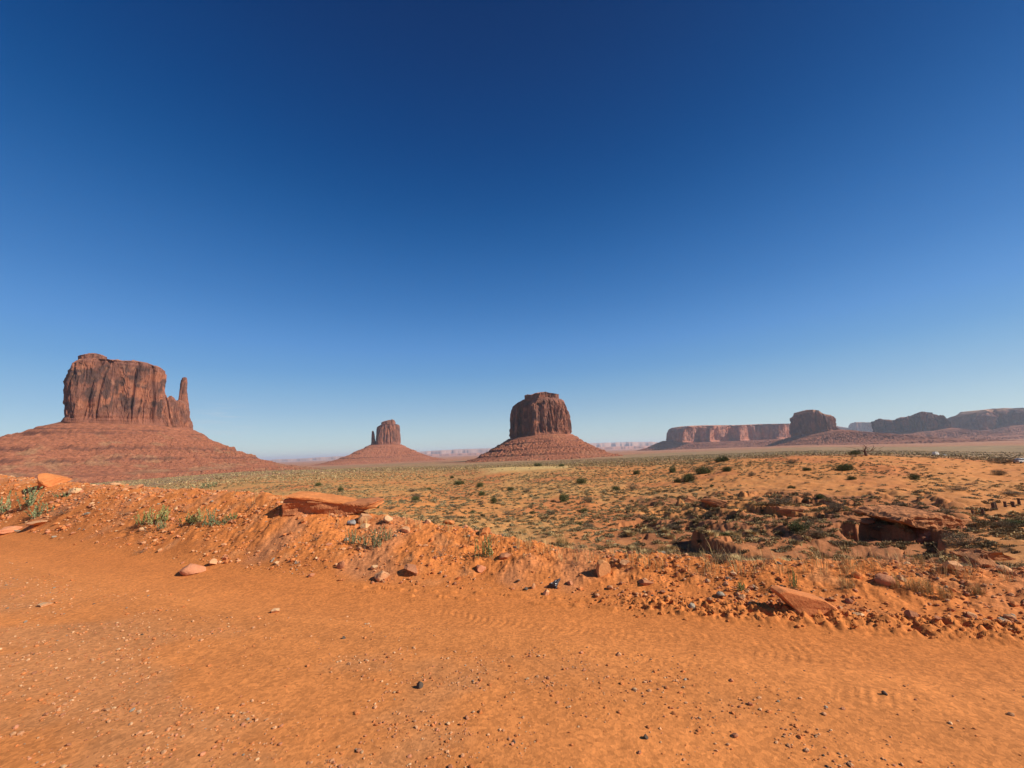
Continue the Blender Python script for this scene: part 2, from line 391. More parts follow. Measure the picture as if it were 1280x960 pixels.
# colours
def band_noise(sx, sy, z, o=3): return fbm(GX * sx, GY * sy, z, o)
col = np.empty(GX.shape + (3,)); col[:] = ROADC
col *= (1 + .10 * fbm(GX * .5, GY * .5, 2, 3))[..., None]
gp = smooth(fbm(GX * .55, GY * .9, 40, 4) + .35 * smooth(-GX, -1, 4) - .05, .05, .5) * smooth(-D, 1.3, 2.2)
col = mix(col, GRAV, .25 * gp)
col *= (1 + .12 * fbm(S * .10 + 5, D * 2.2, 3, 4) * (RG < 40))[..., None]
for d0_, w_, a_ in ((-.55, .10, -.10), (-1.2, .14, .09), (-1.75, .12, -.08), (-2.5, .18, .10), (-3.3, .15, -.09), (-4.2, .2, .09)):
    col *= (1 + a_ * np.exp(-((D - d0_ + .12 * fbm(S * .15, 0 * S, d0_ * 7, 2)) / w_) ** 2) * smooth(fbm(S * .4, D, d0_ * 3, 3), -.3, .2) * (RG < 40))[..., None]
fine = fbm(GX * 22, GY * 22, 0, 3)
col = col * (1 + (.05 + .09 * gp)[..., None] * fine[..., None])
clay = smooth(-D, 1.5, .3)
col = mix(col, np.array([.58, .185, .045]), .75 * clay)
bc = BERM * (1 + .16 * fbm(GX * .8, GY * .8, 12, 4))[..., None]
bc = mix(bc, np.array([.46, .19, .085]), .6 * smooth(fbm(GX * .6, GY * .6, 30, 3), .05, .4))
bc = mix(bc, np.array([.66, .27, .10]), .5 * smooth(fbm(GX * 1.7, GY * 1.7, 33, 3), .2, .5))
col = mix(col, bc, beyond)
# mid desert
mc = np.empty_like(col); mc[:] = SAND
gn = fbm(GX * .035, GY * .035, 5, 4) ; gn2 = fbm(GX * .45, GY * .45, 15, 4)
leftish = 1 - smooth(AA, R(2), R(16))
gr = np.clip(.25 + .5 * leftish + 1.2 * gn + .9 * gn2, 0, 1) * (1 - .55 * smooth(AA, R(20), R(35)))
mc = mix(mc, GRASS, .6 * gr)
mc = mix(mc, np.array([.50, .155, .05]), .6 * smooth(fbm(GX * .06, GY * .06, 25, 3), .05, .35) * (1 - smooth(RG, 200, 400)))
mc = mix(mc, UMBER, .9 * gul * smooth(fbm(GX * .07, GY * .07, 50, 3) + .5, 0, .35))  # dark gully soil, also carrying the shade of the bank in its colour
plat = smooth(AA, R(-6), R(-2)) * (1 - smooth(AA, R(6.5), R(9))) * smooth(RG, 125, 150) * (1 - smooth(RG, 230, 330))
mc = mix(mc, STRAW, .9 * plat)
col = mix(col, mc, past)
# far plain
fm = smooth(np.log(RG), math.log(230), math.log(520))
pc = np.empty_like(col); pc[:] = PLAIN
bn = fbm(AA * 3.2, np.log(RG) * 9, 3, 4)
pc = mix(pc, PGREEN, smooth(bn, -.15, .3) * .8)
pc = mix(pc, RED, .75 * smooth(fbm(AA * 2.5 + 9, np.log(RG) * 6, 13, 3), .05, .4))
pc = mix(pc, np.array([.42, .25, .12]), .6 * smooth(fbm(AA * 4 + 3, np.log(RG) * 14, 23, 3), .2, .45))
pc = mix(pc, np.array([.40, .17, .085]), .85 * smooth(np.log(RG), math.log(1700), math.log(2600)))
pc = mix(pc, PGREEN, .5 * smooth(AA, R(10), R(18)) * smooth(RG, 400, 700) * (1 - smooth(RG, 1200, 1900)))
spk = .8 * fbm(AA * 40, np.log(RG) * 60, 4, 3) * smooth(RG, 700, 1500) + fbm(GX * .12, GY * .12, 9, 3) * (1 - smooth(RG, 900, 1800)) + fbm(GX * .03, GY * .03, 9, 3) * smooth(RG, 500, 900)
pc *= (1 + .28 * spk)[..., None]
col = mix(col, pc, fm)

Vg = np.stack([GX, GY, Z], -1).reshape(-1, 3)
Cg = col.reshape(-1, 3)
ii, jj = np.meshgrid(np.arange(NA), np.arange(NR - 1), indexing='ij')
i2 = (ii + 1) % NA
# cyclic azimuth order: AZ increases clockwise from +Y
Q = np.stack([ii * NR + jj, ii * NR + jj + 1, i2 * NR + jj + 1, i2 * NR + jj], -1).reshape(-1, 4)[:, ::1]
quad_road = (inroad > .5)[ii, jj].reshape(-1) & (RG < 60)[ii, jj].reshape(-1)
def sub(Qs, extra_center=False):
    used, inv = np.unique(Qs.ravel(), return_inverse=True)
    return used, inv.reshape(Qs.shape)
us, q = sub(Q[~quad_road])
go = link('ground', make_mesh('ground', Vg[us], q, Cg[us], M['ground'], True)); go['kind'] = 'structure'
us, q = sub(Q[quad_road])
cen = np.array([[0, 0, 0.0]]); first = {int(v): n for n, v in enumerate(us)}
fan = np.array([[first[((i + 1) % NA) * NR], len(us), first[i * NR]] for i in range(NA)])
ro = link('dirt_road', make_mesh('dirt_road', np.concatenate([Vg[us], cen]), [q, fan], np.concatenate([Cg[us], [ROADC]]), M['ground'], True)); ro['kind'] = 'structure'

# ------------------------------------------------------------------ BUTTES AND MESAS
class Frame:
    def __init__(s, xpx, Yf):
        p = pt(xpx, 560, Yf); s.c = np.array([p[0], p[1]]); s.D = float(np.hypot(*s.c))
        s.v = s.c / s.D; s.r = np.array([s.v[1], -s.v[0]])
    def uz(s, x, y):
        d = pix_ray(x, y); t = s.D / (d[0] * s.v[0] + d[1] * s.v[1])
        return (d[0] * s.r[0] + d[1] * s.r[1]) * t, HC + d[2] * t
    def world(s, u, w, z):      # w towards the camera
        return np.stack([s.c[0] + u * s.r[0] - w * s.v[0], s.c[1] + u * s.r[1] - w * s.v[1], z], -1)

def superell(n, p=3.0):
    a = np.linspace(0, 2 * math.pi, n, endpoint=False)
    c, s_ = np.cos(a), np.sin(a); rr = (np.abs(c) ** p + np.abs(s_) ** p) ** (-1 / p)
    return c * rr, s_ * rr
def polyplan(pts, n, sm=9):
    P = np.array(pts + [pts[0]], float); s_ = np.concatenate([[0], np.cumsum(np.hypot(*np.diff(P, axis=0).T))])
    t = np.linspace(0, s_[-1], n, endpoint=False)
    x = np.interp(t, s_, P[:, 0]); y = np.interp(t, s_, P[:, 1])
    kk = np.hanning(sm + 2); kk /= kk.sum(); h = (len(kk)) // 2
    x = np.convolve(np.concatenate([x[-h:], x, x[:h]]), kk, 'valid')[:n]; y = np.convolve(np.concatenate([y[-h:], y, y[:h]]), kk, 'valid')[:n]
    return x, y
def grid_faces(nr, nc):      # rows nr, columns nc cyclic
    i, j = np.meshgrid(np.arange(nr - 1), np.arange(nc), indexing='ij'); j2 = (j + 1) % nc
    return np.stack([i * nc + j, i * nc + j2, (i + 1) * nc + j2, (i + 1) * nc + j], -1).reshape(-1, 4)

ORA = np.array([.32, .118, .062]); BRN = np.array([.19, .078, .050]); VARN = np.array([.085, .045, .035]); PAL = np.array([.44, .20, .11])

def cliff(fr, skyline, base, left, right, depth, plan, seed=0, n=700, m=90, flute=6.0, fw=16.0, cap_frac=.10, cap_in=.05, flare=.02, strata=1.5, bright=1.0, varn=.5, red=0.0, v0=0.0, topcol=None, lowcrack=1.0):
    """skyline/base: photo pixels; left/right: profile pixels from base to top"""
    sk = np.array([fr.uz(*p) for p in skyline]); sk = sk[np.argsort(sk[:, 0])]
    ba = np.array([fr.uz(*p) for p in base]); ba = ba[np.argsort(ba[:, 0])]
    Lp = np.array([fr.uz(*p) for p in left]); Lp = Lp[np.argsort(Lp[:, 1])]
    Rp = np.array([fr.uz(*p) for p in right]); Rp = Rp[np.argsort(Rp[:, 1])]
    pu, pv = plan
    uL, uR = Lp[0, 0], Rp[0, 0]; uc = (uL + uR) / 2; hw = (uR - uL) / 2
    zmin = ba[:, 1].min()
    T = np.concatenate([np.linspace(0, 1, m)])
    uu = uc + pu * hw
    rows = []
    zb = np.interp(uu, ba[:, 0], ba[:, 1])
    ztop_u = lambda u: np.interp(u, sk[:, 0], sk[:, 1])
    ztop = ztop_u(uu)
    for t in T:
        z = zb + t * (ztop - zb)
        for _ in range(2):
            l_ = np.interp(z, Lp[:, 1], Lp[:, 0]); r_ = np.interp(z, Rp[:, 1], Rp[:, 0])
            u = (l_ + r_) / 2 + pu * (r_ - l_) / 2
            zt = ztop_u(u); z = zb + t * (zt - zb)
        sc_ = (r_ - l_) / (uR - uL)
        w = v0 + pv * depth * (.5 + .5 * sc_)
        rows.append(np.stack([u, w, z], -1))
    P = np.array(rows)                                   # (m,n,3)
    Tm = T[:, None] * np.ones((1, P.shape[1]))
    # outward direction
    du = np.roll(P[..., 0], -1, 1) - np.roll(P[..., 0], 1, 1); dw = np.roll(P[..., 1], -1, 1) - np.roll(P[..., 1], 1, 1)
    ln = np.hypot(du, dw) + 1e-9; nu, nw = dw / ln, -du / ln
    sgn = np.sign(np.mean(nu * (P[..., 0] - uc) + nw * (P[..., 1] - v0))); nu *= sgn; nw *= sgn
    kk = 9
    x, y, z = P[..., 0] + seed * 37.1, P[..., 1] + seed * 11.3, P[..., 2]
    f1 = fbm(x / (fw * 2.2), y / (fw * 2.2), z / (fw * 14), 2)
    f2 = ridged(x / (fw * .9), y / (fw * .9), z / (fw * 9), 2)
    f3 = fbm(x / (fw * .33), y / (fw * .33), z / (fw * 1.6), 3)
    blk = np.round(fbm(x / (fw * 1.3), y / (fw * 1.3), z / (fw * 5), 2) * 3) / 3 + .4 * np.round(fbm(x / (fw * .5), y / (fw * .5), z / (fw * 1.5), 2) * 3) / 3
    f4 = perlin(z / (strata * 3.1) + .3 * f1, 0 * z + seed)
    body = (1 - smooth(Tm, (.975 if cap_in < .015 else 1 - cap_frac), 1)) * smooth(Tm, .0, .12)
    f0 = ridged(x / (fw * 2.6) + 4, y / (fw * 2.6), z / (fw * 30), 1)
    disp = body * flute * (1.3 * f1 - 1.0 * smooth(fbm(x / (fw * 3) + 8, y / (fw * 3), z / (fw * 6), 2), -.2, .3) * np.maximum(0, f2 - .66) * 2.4 * lowcrack - 5.5 * np.maximum(0, f0 - .80) + .24 * f3 + .8 * blk) + strata * .5 * f4 * (.35 + smooth(Tm, 1 - cap_frac * 1.6, 1) * 1.6 + (1 - smooth(Tm, .06, .2)) * 1.3)
    disp -= smooth(Tm, 1 - cap_frac, 1) * cap_in * hw * (.6 + .6 * np.round(smooth(Tm, 1 - cap_frac, 1) * 3) / 3)
    disp += (1 - smooth(Tm, 0, .14)) * flare * hw
    P[..., 0] += nu * disp; P[..., 1] += nw * disp
    P[..., 2] += body * .3 * strata * f3 + (Tm > .93) * strata * 1.6 * np.round(2 * fbm(x / fw, y / fw, 0, 2)) / 2
    # colours
    st = fbm(x / (fw * .55), y / (fw * .55), z / (fw * 7), 4)
    big = fbm(x / (fw * 2.6), y / (fw * 2.6), z / (fw * 3), 3)
    C = np.empty(P.shape); C[:] = BRN
    C = mix(C, ORA, smooth(big + .5 * st, -.15, .45))
    big2 = fbm(x / (fw * 2.0) + 30, y / (fw * 2.0), z / (fw * 2.2), 3)
    C = mix(C, VARN, np.clip(varn * 1.5, 0, .92) * smooth(.5 * st + .9 * big2, -.02, .22) * smooth(Tm, .1, .3))
    C = mix(C, PAL, .35 * smooth(fbm(x / (fw * .7), y / (fw * .7), z / (fw * 1.3), 3), .25, .5))
    lay = perlin(z / (strata * 2.2), 0 * z + 2)
    lowl = (1 - smooth(Tm, .10, .18)); C = mix(C, np.array([.24, .088, .05]) * (1 + .3 * lay)[..., None], .8 * lowl)
    C = mix(C, np.array([.22, .09, .058]) * (1 + .35 * lay)[..., None], .7 * smooth(Tm, .9, .96))
    if topcol is not None: C = mix(C, topcol, .8 * smooth(Tm, .86, .93))
    C = C * bright
    # cap rings
    caps = []; cc = []
    last = P[-1]; cx, cy = last[:, 0].mean(), last[:, 1].mean()
    for q_ in (.93, .85, .7, .5, .3, .1):
        u = cx + (last[:, 0] - cx) * q_; w = cy + (last[:, 1] - cy) * q_
        zz = ztop_u(u) + strata * 1.6 * np.round(2 * fbm((u + seed * 37) / fw, (w + seed * 11) / fw, 0, 2)) / 2
        caps.append(np.stack([u, w, zz], -1)); cc.append(np.tile(np.array([.34, .15, .085]) if topcol is None else topcol, (len(u), 1)) * bright)
    P = np.concatenate([P, np.array(caps)]); C = np.concatenate([C, np.array(cc)])
    # keep the traced skyline for parts nearer than the centre plane
    P[..., 2] = HC + (P[..., 2] - HC) * (fr.D - P[..., 1]) / fr.D
    nr, nc = P.shape[:2]
    V = fr.world(P[..., 0], P[..., 1], P[..., 2]).reshape(-1, 3)
    Fq = grid_faces(nr, nc)
    V = np.concatenate([V, V[-nc:].mean(0, keepdims=True)]); C = np.concatenate([C.reshape(-1, 3), C[-1, :1]])
    fan_ = np.array([[(nr - 1) * nc + j, (nr - 1) * nc + (j + 1) % nc, len(V) - 1] for j in range(nc)])
    return V, [Fq, fan_], C

def talus(fr, base, uL, uR, depth, plan, drop_to, slope=.6, p=1.6, ledges=((.16, .03), (.45, .03), (.68, .02)), seed=0, n=700, m=110, rough=4.0, gsc=14.0, green=.4, v0=0.0, bright=1.0, inner=.92, dscale=(1, 1)):
    ba = np.array([fr.uz(*q) for q in base]); ba = ba[np.argsort(ba[:, 0])]
    pu, pv = plan; uc, hw = (uL + uR) / 2, (uR - uL) / 2
    u0 = uc + pu * hw; w0 = v0 + pv * depth
    zb = np.interp(u0, ba[:, 0], ba[:, 1]) + 2.0
    ex, ey = pu / hw, pv / depth; el = np.hypot(ex, ey); ex /= el; ey /= el
    Hh = zb - drop_to
    Dm = p * Hh / slope
    Dm = Dm * np.interp(ex, [-1, 1], dscale)
    arc_ = np.concatenate([[0], np.cumsum(np.hypot(np.diff(u0), np.diff(w0)))])
    rows = []; cols = []
    for k_ in range(m):
        f = (k_ / (m - 1)) ** 1.15
        d = Dm * f
        q_ = 1 - (1 - f) ** p
        qq = np.full_like(u0, q_); ledge_shade = np.zeros_like(u0)
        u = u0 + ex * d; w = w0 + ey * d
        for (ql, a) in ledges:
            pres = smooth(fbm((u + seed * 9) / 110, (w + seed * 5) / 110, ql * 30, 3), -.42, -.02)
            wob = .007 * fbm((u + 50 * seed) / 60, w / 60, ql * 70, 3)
            ledge_shade = ledge_shade + pres * np.exp(-((qq - ql - wob) / (.0065)) ** 2)
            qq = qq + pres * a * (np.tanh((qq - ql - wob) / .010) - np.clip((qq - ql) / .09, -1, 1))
        gl = fbm(arc_ / gsc * (1 - .35 * f) + seed, np.full_like(arc_, f * 2.2), seed, 3)
        gl2 = fbm((u + seed * 50) / 9, w / 9, 0, 3)
        env = math.sin(math.pi * min(1, f * 1.6 + .02)) if f < .6 else max(0, (1 - f) / .4) ** .7
        z = zb - qq * Hh + rough * gl * env + rough * 1.1 * gl2 * env + rough * .8 * np.maximum(0, ridged((u + seed * 3) / 14, w / 14, 3, 2) - .55) * env - (6 if k_ == 0 else 0)
        if k_ == 0: u = uc + (u0 - uc) * inner; w = v0 + (w0 - v0) * inner
        if k_ == m - 1: z = z - 12
        rows.append(np.stack([u, w, z], -1))
        c_ = np.empty((len(u), 3)); c_[:] = np.array([.315, .112, .056])
        lay = perlin(qq * 34 + seed, 0 * qq)
        c_ *= (1 + .22 * lay)[:, None]
        gpat = smooth(fbm((u + seed * 13) / 55, (w + 31) / 55, z / 40, 4) + .55 * (f - .45), 0, .4)
        c_ = mix(c_, np.array([.31, .17, .085]), green * gpat)
        c_ = mix(c_, np.array([.24, .085, .05]), .5 * smooth(fbm(u / 12, w / 12, 3, 2), .2, .5))
        c_ = mix(c_, np.array([.11, .045, .032]), .85 * np.clip(ledge_shade, 0, 1) * smooth(fbm(u / 25, w / 25, ql * 9, 3), -.75, -.2))  # dark bands put the shade under the ledges into the colour
        cols.append(c_)
    P = np.array(rows); C = np.array(cols) * bright
    P[..., 2] = np.where(P[..., 2] > 0, HC + (P[..., 2] - HC) * (fr.D - np.clip(P[..., 1], -depth * 1.0, depth * 1.0)) / fr.D, P[..., 2])
    V = fr.world(P[..., 0], P[..., 1], P[..., 2]).reshape(-1, 3)
    return V, grid_faces(m, len(pu)), C.reshape(-1, 3)

def add_part(name, geo, mat, root, smooth_sh=False):
    V, Fc, C = geo
    org = np.array(root.location)
    return link(name, make_mesh(name, V - org, Fc, C, mat, smooth_sh), root)

def root_for(fr, name, label, cat, group=None):
    return thing(name, label, cat, (fr.c[0], fr.c[1], -30.0), group=group)

# -- left mitten butte
fr = Frame(150, 1100)
r_ = root_for(fr, 'mitten_butte', 'big mitten-shaped sandstone butte at far left with a slender thumb spire on its right', 'butte', 'sandstone buttes on the plain')
base = [(70, 528), (78, 527.8), (150, 530.5), (195, 532.3), (240, 538), (250, 539)]
sky = [(78, 466), (87, 461), (94, 453), (97, 450.5), (104, 449), (113.5, 448.6), (125.8, 448.6), (131, 449), (137, 450), (145, 450.4), (153, 451.4), (169.5, 451.4), (183, 454), (192, 457.5), (202, 460.5), (206, 464)]
add_part('cliff', cliff(fr, sky, base, [(78, 527.5), (79, 502), (83, 477), (87.5, 461), (94, 453), (97, 446), (100, 442)],
         [(208, 533), (207, 500), (205.5, 492), (204, 484), (204.5, 466), (203, 460), (202, 440)], 62, superell(900, 3.6), seed=1, n=900, m=120, flute=6.5, fw=17, cap_frac=.10, cap_in=.006, varn=.62, strata=2.2), M['cliff'], r_)
add_part('cap_rock', cliff(fr, [(96, 447.5), (99, 445), (104, 444), (113.5, 441.8), (120, 442.2), (125.8, 443.6), (131, 445.6), (137, 448.4)], [(92, 453), (140, 454)], [(97.5, 453), (97.2, 440)], [(134, 454), (133.5, 441)], 34, superell(260, 3), seed=6, m=24, flute=2, fw=9, cap_in=0, flare=0, varn=.2, strata=1.6), M['cliff'], r_)
add_part('shoulder', cliff(fr, [(196, 494), (206, 494), (209, 499), (213, 495), (216, 497), (219, 502), (224, 500), (230, 503), (236, 508), (240, 516)], base,
         [(192, 531), (192, 490)], [(241, 538), (238.5, 527), (236.5, 510), (236, 500)], 42, superell(420, 2.8), seed=2, m=60, flute=4, fw=11, cap_frac=.1, cap_in=.02, varn=.2, bright=1.08), M['cliff'], r_)
add_part('spire', cliff(fr, [(222, 473), (227, 472.6), (230, 471.6), (234, 472.4), (237, 473)], [(220, 508), (240, 508)],
         [(221.5, 508), (223.6, 499), (224.6, 490), (226, 476), (228, 471)], [(236.6, 508), (235.2, 500), (234, 490), (234.2, 476), (233.6, 471)], 11, superell(160, 2.4), seed=3, m=60, flute=1.5, fw=6, cap_frac=.1, cap_in=.0, flare=.0, varn=.3, strata=1.0), M['cliff'], r_)
uL, _ = fr.uz(76, 530); uR, _ = fr.uz(243, 538)
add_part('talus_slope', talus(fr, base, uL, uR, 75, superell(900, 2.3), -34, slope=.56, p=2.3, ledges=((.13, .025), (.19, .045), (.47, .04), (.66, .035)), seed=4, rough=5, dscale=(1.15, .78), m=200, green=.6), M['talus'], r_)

# -- far small mitten butte
fr = Frame(484, 3100)
r_ = root_for(fr, 'mitten_butte', 'small distant mitten butte on a red cone, thin spire on its left', 'butte', 'sandstone buttes on the plain')
base = [(462, 556), (500, 555.5)]
add_part('cliff', cliff(fr, [(469, 541), (471, 535), (472, 533.2), (477, 530.8), (478.2, 530.4), (490.3, 530), (494.2, 530.2), (498, 530.8), (500, 532)], base,
         [(469.6, 556), (470.8, 547), (471.6, 538), (473, 530)], [(500, 555), (499.4, 540), (498.4, 531), (498, 525)], 85, superell(420, 3.2), seed=11, m=70, flute=6, fw=22, cap_frac=.08, cap_in=.01, varn=.45), M['cliff'], r_)
add_part('cap_rock', cliff(fr, [(476.6, 529), (478.2, 527.4), (483, 526), (487, 525.2), (490.3, 524.4), (493, 525.6), (494.4, 528)], [(470, 532.5), (500, 532)], [(477, 532), (477.4, 524)], [(494.3, 532), (494, 524)], 40, superell(160, 2.6), seed=15, m=16, flute=3, fw=15, cap_in=0, flare=0, varn=.3, strata=3), M['cliff'], r_)
add_part('spire', cliff(fr, [(464, 540), (466.3, 538.4), (467.4, 540), (468.6, 545), (470, 546)], base, [(463.6, 557), (464.4, 546), (465, 538)], [(470.6, 556), (468.8, 548), (467.5, 538)], 20, superell(120, 2.4), seed=12, m=40, flute=2, fw=10, cap_in=0, flare=0.05, varn=.3), M['cliff'], r_)
uL, _ = fr.uz(463, 556); uR, _ = fr.uz(501, 556)
add_part('talus_slope', talus(fr, base, uL, uR, 90, superell(500, 2.2), -46, slope=.74, p=1.85, seed=13, n=500, m=70, rough=6, green=.12, dscale=(1.3, 1.25), gsc=24), M['talus'], r_)

# -- central squat butte
fr = Frame(675, 1550)
r_ = root_for(fr, 'squat_butte', 'squat broad-shouldered butte at centre, its left face in shadow, on a red talus cone', 'butte', 'sandstone buttes on the plain')
base = [(636, 549), (650, 547.5), (670, 544.5), (690, 543), (714, 543)]
plan = polyplan([(-1, -.45), (-1, -.05), (-.86, -.1), (-.8, .2), (-.62, .12), (-.45, .35), (-.2, 1.02), (.1, .98), (.55, .86), (.9, .5), (1, -.1), (.75, -.8), (0, -1), (-.75, -.8)], 800, 11)
cap_sky = [(655, 495), (656, 494.4), (660, 493.4), (663, 494.2), (669, 491.8), (675, 490.9), (680, 490.2), (690, 491.9), (697, 493.0), (700, 494)]
add_part('cap_rock', cliff(fr, cap_sky, [(650, 501), (705, 500)], [(655.5, 501), (655.2, 492)], [(698.5, 501), (698.3, 491)], 62, polyplan([(-1, .1), (-.5, .7), (-.1, 1), (.3, .8), (.8, .8), (1, .2), (.8, -.8), (-.6, -1)], 400), seed=27, n=400, m=30, flute=2.5, fw=9, cap_frac=.1, cap_in=.0, flare=.0, varn=.35, strata=2.2), M['cliff'], r_)
sky = [(638, 510), (640, 508.5), (642.7, 507), (647.9, 503), (652, 500.8), (655, 499.6), (664, 498.2), (680, 496.6), (692, 497), (700, 498.6), (704.6, 501), (708, 507), (712, 518)]
add_part('cliff', cliff(fr, sky, base, [(638.4, 549), (639, 525), (639.4, 510), (641, 507.6), (645, 504.5), (650, 500), (652, 496)],
         [(713, 543), (712.4, 530), (711.2, 518), (709, 507), (706, 501), (703, 497), (702, 490)], 100, plan, seed=21, n=900, m=110, flute=9, fw=17, cap_frac=.16, cap_in=.03, varn=.42), M['cliff'], r_)
uL, _ = fr.uz(636, 549); uR, _ = fr.uz(714.5, 543)
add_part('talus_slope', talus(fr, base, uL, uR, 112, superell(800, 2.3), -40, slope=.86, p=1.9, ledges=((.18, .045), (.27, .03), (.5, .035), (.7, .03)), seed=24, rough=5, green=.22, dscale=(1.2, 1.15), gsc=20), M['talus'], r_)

# -- long flat mesa
fr = Frame(935, 5200)
r_ = root_for(fr, 'long_mesa', 'long flat-topped mesa right of centre with a dark shadowed left end', 'mesa', 'mesas and cliffs on the right skyline')
base = [(828, 551), (875, 553), (930, 551), (990, 548), (1070, 545)]
plan = polyplan([(-1, -.2), (-.97, .15), (-.66, 1.0), (-.5, .72), (-.35, .80), (-.12, .42), (-.02, .6), (.1, .35), (.3, .32), (.42, .4), (.6, 0.1), (1, 0), (1, -1), (-.9, -1)], 900, 7)
add_part('cliff', cliff(fr, [(832, 541), (834, 537.5), (839, 535.3), (850, 533.8), (864, 532.7), (878, 532.3), (917, 532), (952, 530.6), (988, 530), (1070, 529.5)], base,
         [(833, 551), (833.4, 541), (836, 537), (840, 534)], [(1040, 546), (1040, 529)], 820, plan, seed=31, n=900, m=60, flute=28, fw=85, cap_frac=.14, cap_in=.012, flare=.01, varn=.15, strata=7, bright=1.55), M['cliff'], r_)
uL, _ = fr.uz(831, 551); uR, _ = fr.uz(1046, 545)
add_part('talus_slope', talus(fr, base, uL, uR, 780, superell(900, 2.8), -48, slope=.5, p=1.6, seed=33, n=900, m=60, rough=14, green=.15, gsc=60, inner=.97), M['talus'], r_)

# -- elephant-like butte
fr = Frame(1016, 3300)
r_ = root_for(fr, 'block_butte', 'dark block-shaped butte standing before the right end of the long mesa', 'butte', 'sandstone buttes on the plain')
base = [(984, 547), (1000, 546), (1020, 542), (1036, 538.5), (1050, 537)]
plan = polyplan([(-1, -.3), (-.9, .3), (-.5, .9), (.1, 1), (.2, .82), (.35, 1.0), (.8, .9), (1, .1), (.8, -.8), (0, -1), (-.8, -.8)], 600, 9)
add_part('cliff', cliff(fr, [(988, 521.6), (991.6, 520.6), (992.4, 516.6), (999, 515), (1007, 512.8), (1015, 512.3), (1022.7, 513), (1027.5, 517), (1033, 518.6), (1038.3, 518.8), (1042.2, 524), (1043.5, 530)], base,
         [(988.6, 547), (988.5, 525), (990, 519), (993, 512)], [(1044, 538), (1043, 530), (1041.5, 522), (1039, 515)], 150, plan, seed=41, n=700, m=80, flute=17, fw=30, cap_frac=.1, cap_in=.02, varn=.3, strata=3, topcol=np.array([.42, .2, .11])), M['cliff'], r_)
add_part('shoulder', cliff(fr, [(1040, 531), (1045, 534), (1049, 536), (1052, 538)], base, [(1038, 540), (1038, 530)], [(1053, 540), (1051, 533)], 70, superell(160, 2.5), seed=42, m=24, flute=5, fw=20, cap_in=0, varn=.3), M['cliff'], r_)
uL, _ = fr.uz(986, 547); uR, _ = fr.uz(1052, 538)
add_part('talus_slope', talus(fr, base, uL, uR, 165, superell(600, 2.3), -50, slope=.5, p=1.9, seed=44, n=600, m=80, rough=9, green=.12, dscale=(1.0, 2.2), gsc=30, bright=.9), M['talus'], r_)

# -- pale far mesa in the gap
fr = Frame(1076, 9500)
r_ = root_for(fr, 'pale_mesa', 'pale hazy mesa in the gap right of the dark block-shaped butte', 'mesa', 'mesas and cliffs on the right skyline')
base = [(1040, 541), (1100, 540)]
add_part('cliff', cliff(fr, [(1062, 531), (1063, 529.6), (1069, 528), (1080, 528), (1090, 528.4), (1102, 528.4)], base, [(1061, 541), (1062, 529)], [(1106, 541), (1105, 527)], 500, polyplan([(-1, 0), (-.6, .8), (-.2, .5), (.3, 1), (.6, .6), (1, .8), (1, -1), (-1, -1)], 300), seed=51, m=40, flute=30, fw=90, strata=8, cap_in=.0, varn=.05, bright=.95), M['cliff'], r_)
add_part('low_bench', cliff(fr, [(1040, 531.5), (1045, 532.5), (1052, 534), (1060, 535), (1068, 537)], base, [(1036, 541), (1036, 530)], [(1069, 541), (1069, 534)], 400, superell(200, 3), seed=52, m=30, flute=20, fw=80, strata=8, cap_in=.0, varn=.05, bright=.95), M['cliff'], r_)

# -- jagged row of dark cliffs
fr = Frame(1138, 4300)
r_ = root_for(fr, 'jagged_cliffs', 'jagged row of dark domed cliffs rising above the red bench on the right', 'cliff', 'mesas and cliffs on the right skyline')
base = [(1088, 541), (1110, 540.5), (1140, 539.8), (1165, 538.5), (1186, 535)]
add_part('cliff', cliff(fr, [(1091, 530), (1092.5, 528), (1096, 524.5), (1100, 523.8), (1104, 525), (1112, 525.5), (1117, 528.6), (1121, 524), (1125.7, 522.4), (1132, 522), (1136, 520.8), (1141, 520.6), (1143, 518.6), (1148, 516.4), (1153, 515), (1158, 516), (1164.8, 517.2), (1169, 521.6), (1171.5, 525.5), (1174, 519.6), (1177, 519.2), (1182, 522), (1185, 527), (1187, 532)], base,
         [(1091, 541), (1091.6, 528)], [(1188, 535), (1186.5, 530), (1185, 520)], 170, polyplan([(-1, 0), (-.9, .5), (-.7, .9), (-.55, .35), (-.45, .85), (-.2, 1), (.2, .95), (.5, .9), (.62, .45), (.72, .8), (.95, .4), (1, -.2), (.6, -1), (-.6, -1)], 800, 7), seed=61, n=900, m=70, flute=36, fw=38, cap_frac=.06, cap_in=.0, varn=.5, strata=9, bright=.7), M['cliff'], r_)
uL, _ = fr.uz(1088, 541); uR, _ = fr.uz(1190, 535)
add_part('talus_slope', talus(fr, base, uL, uR, 190, superell(600, 2.3), -52, slope=.34, p=1.7, seed=64, n=600, m=70, rough=10, green=.1, gsc=40, dscale=(1.3, 1.2), bright=.95), M['talus'], r_)

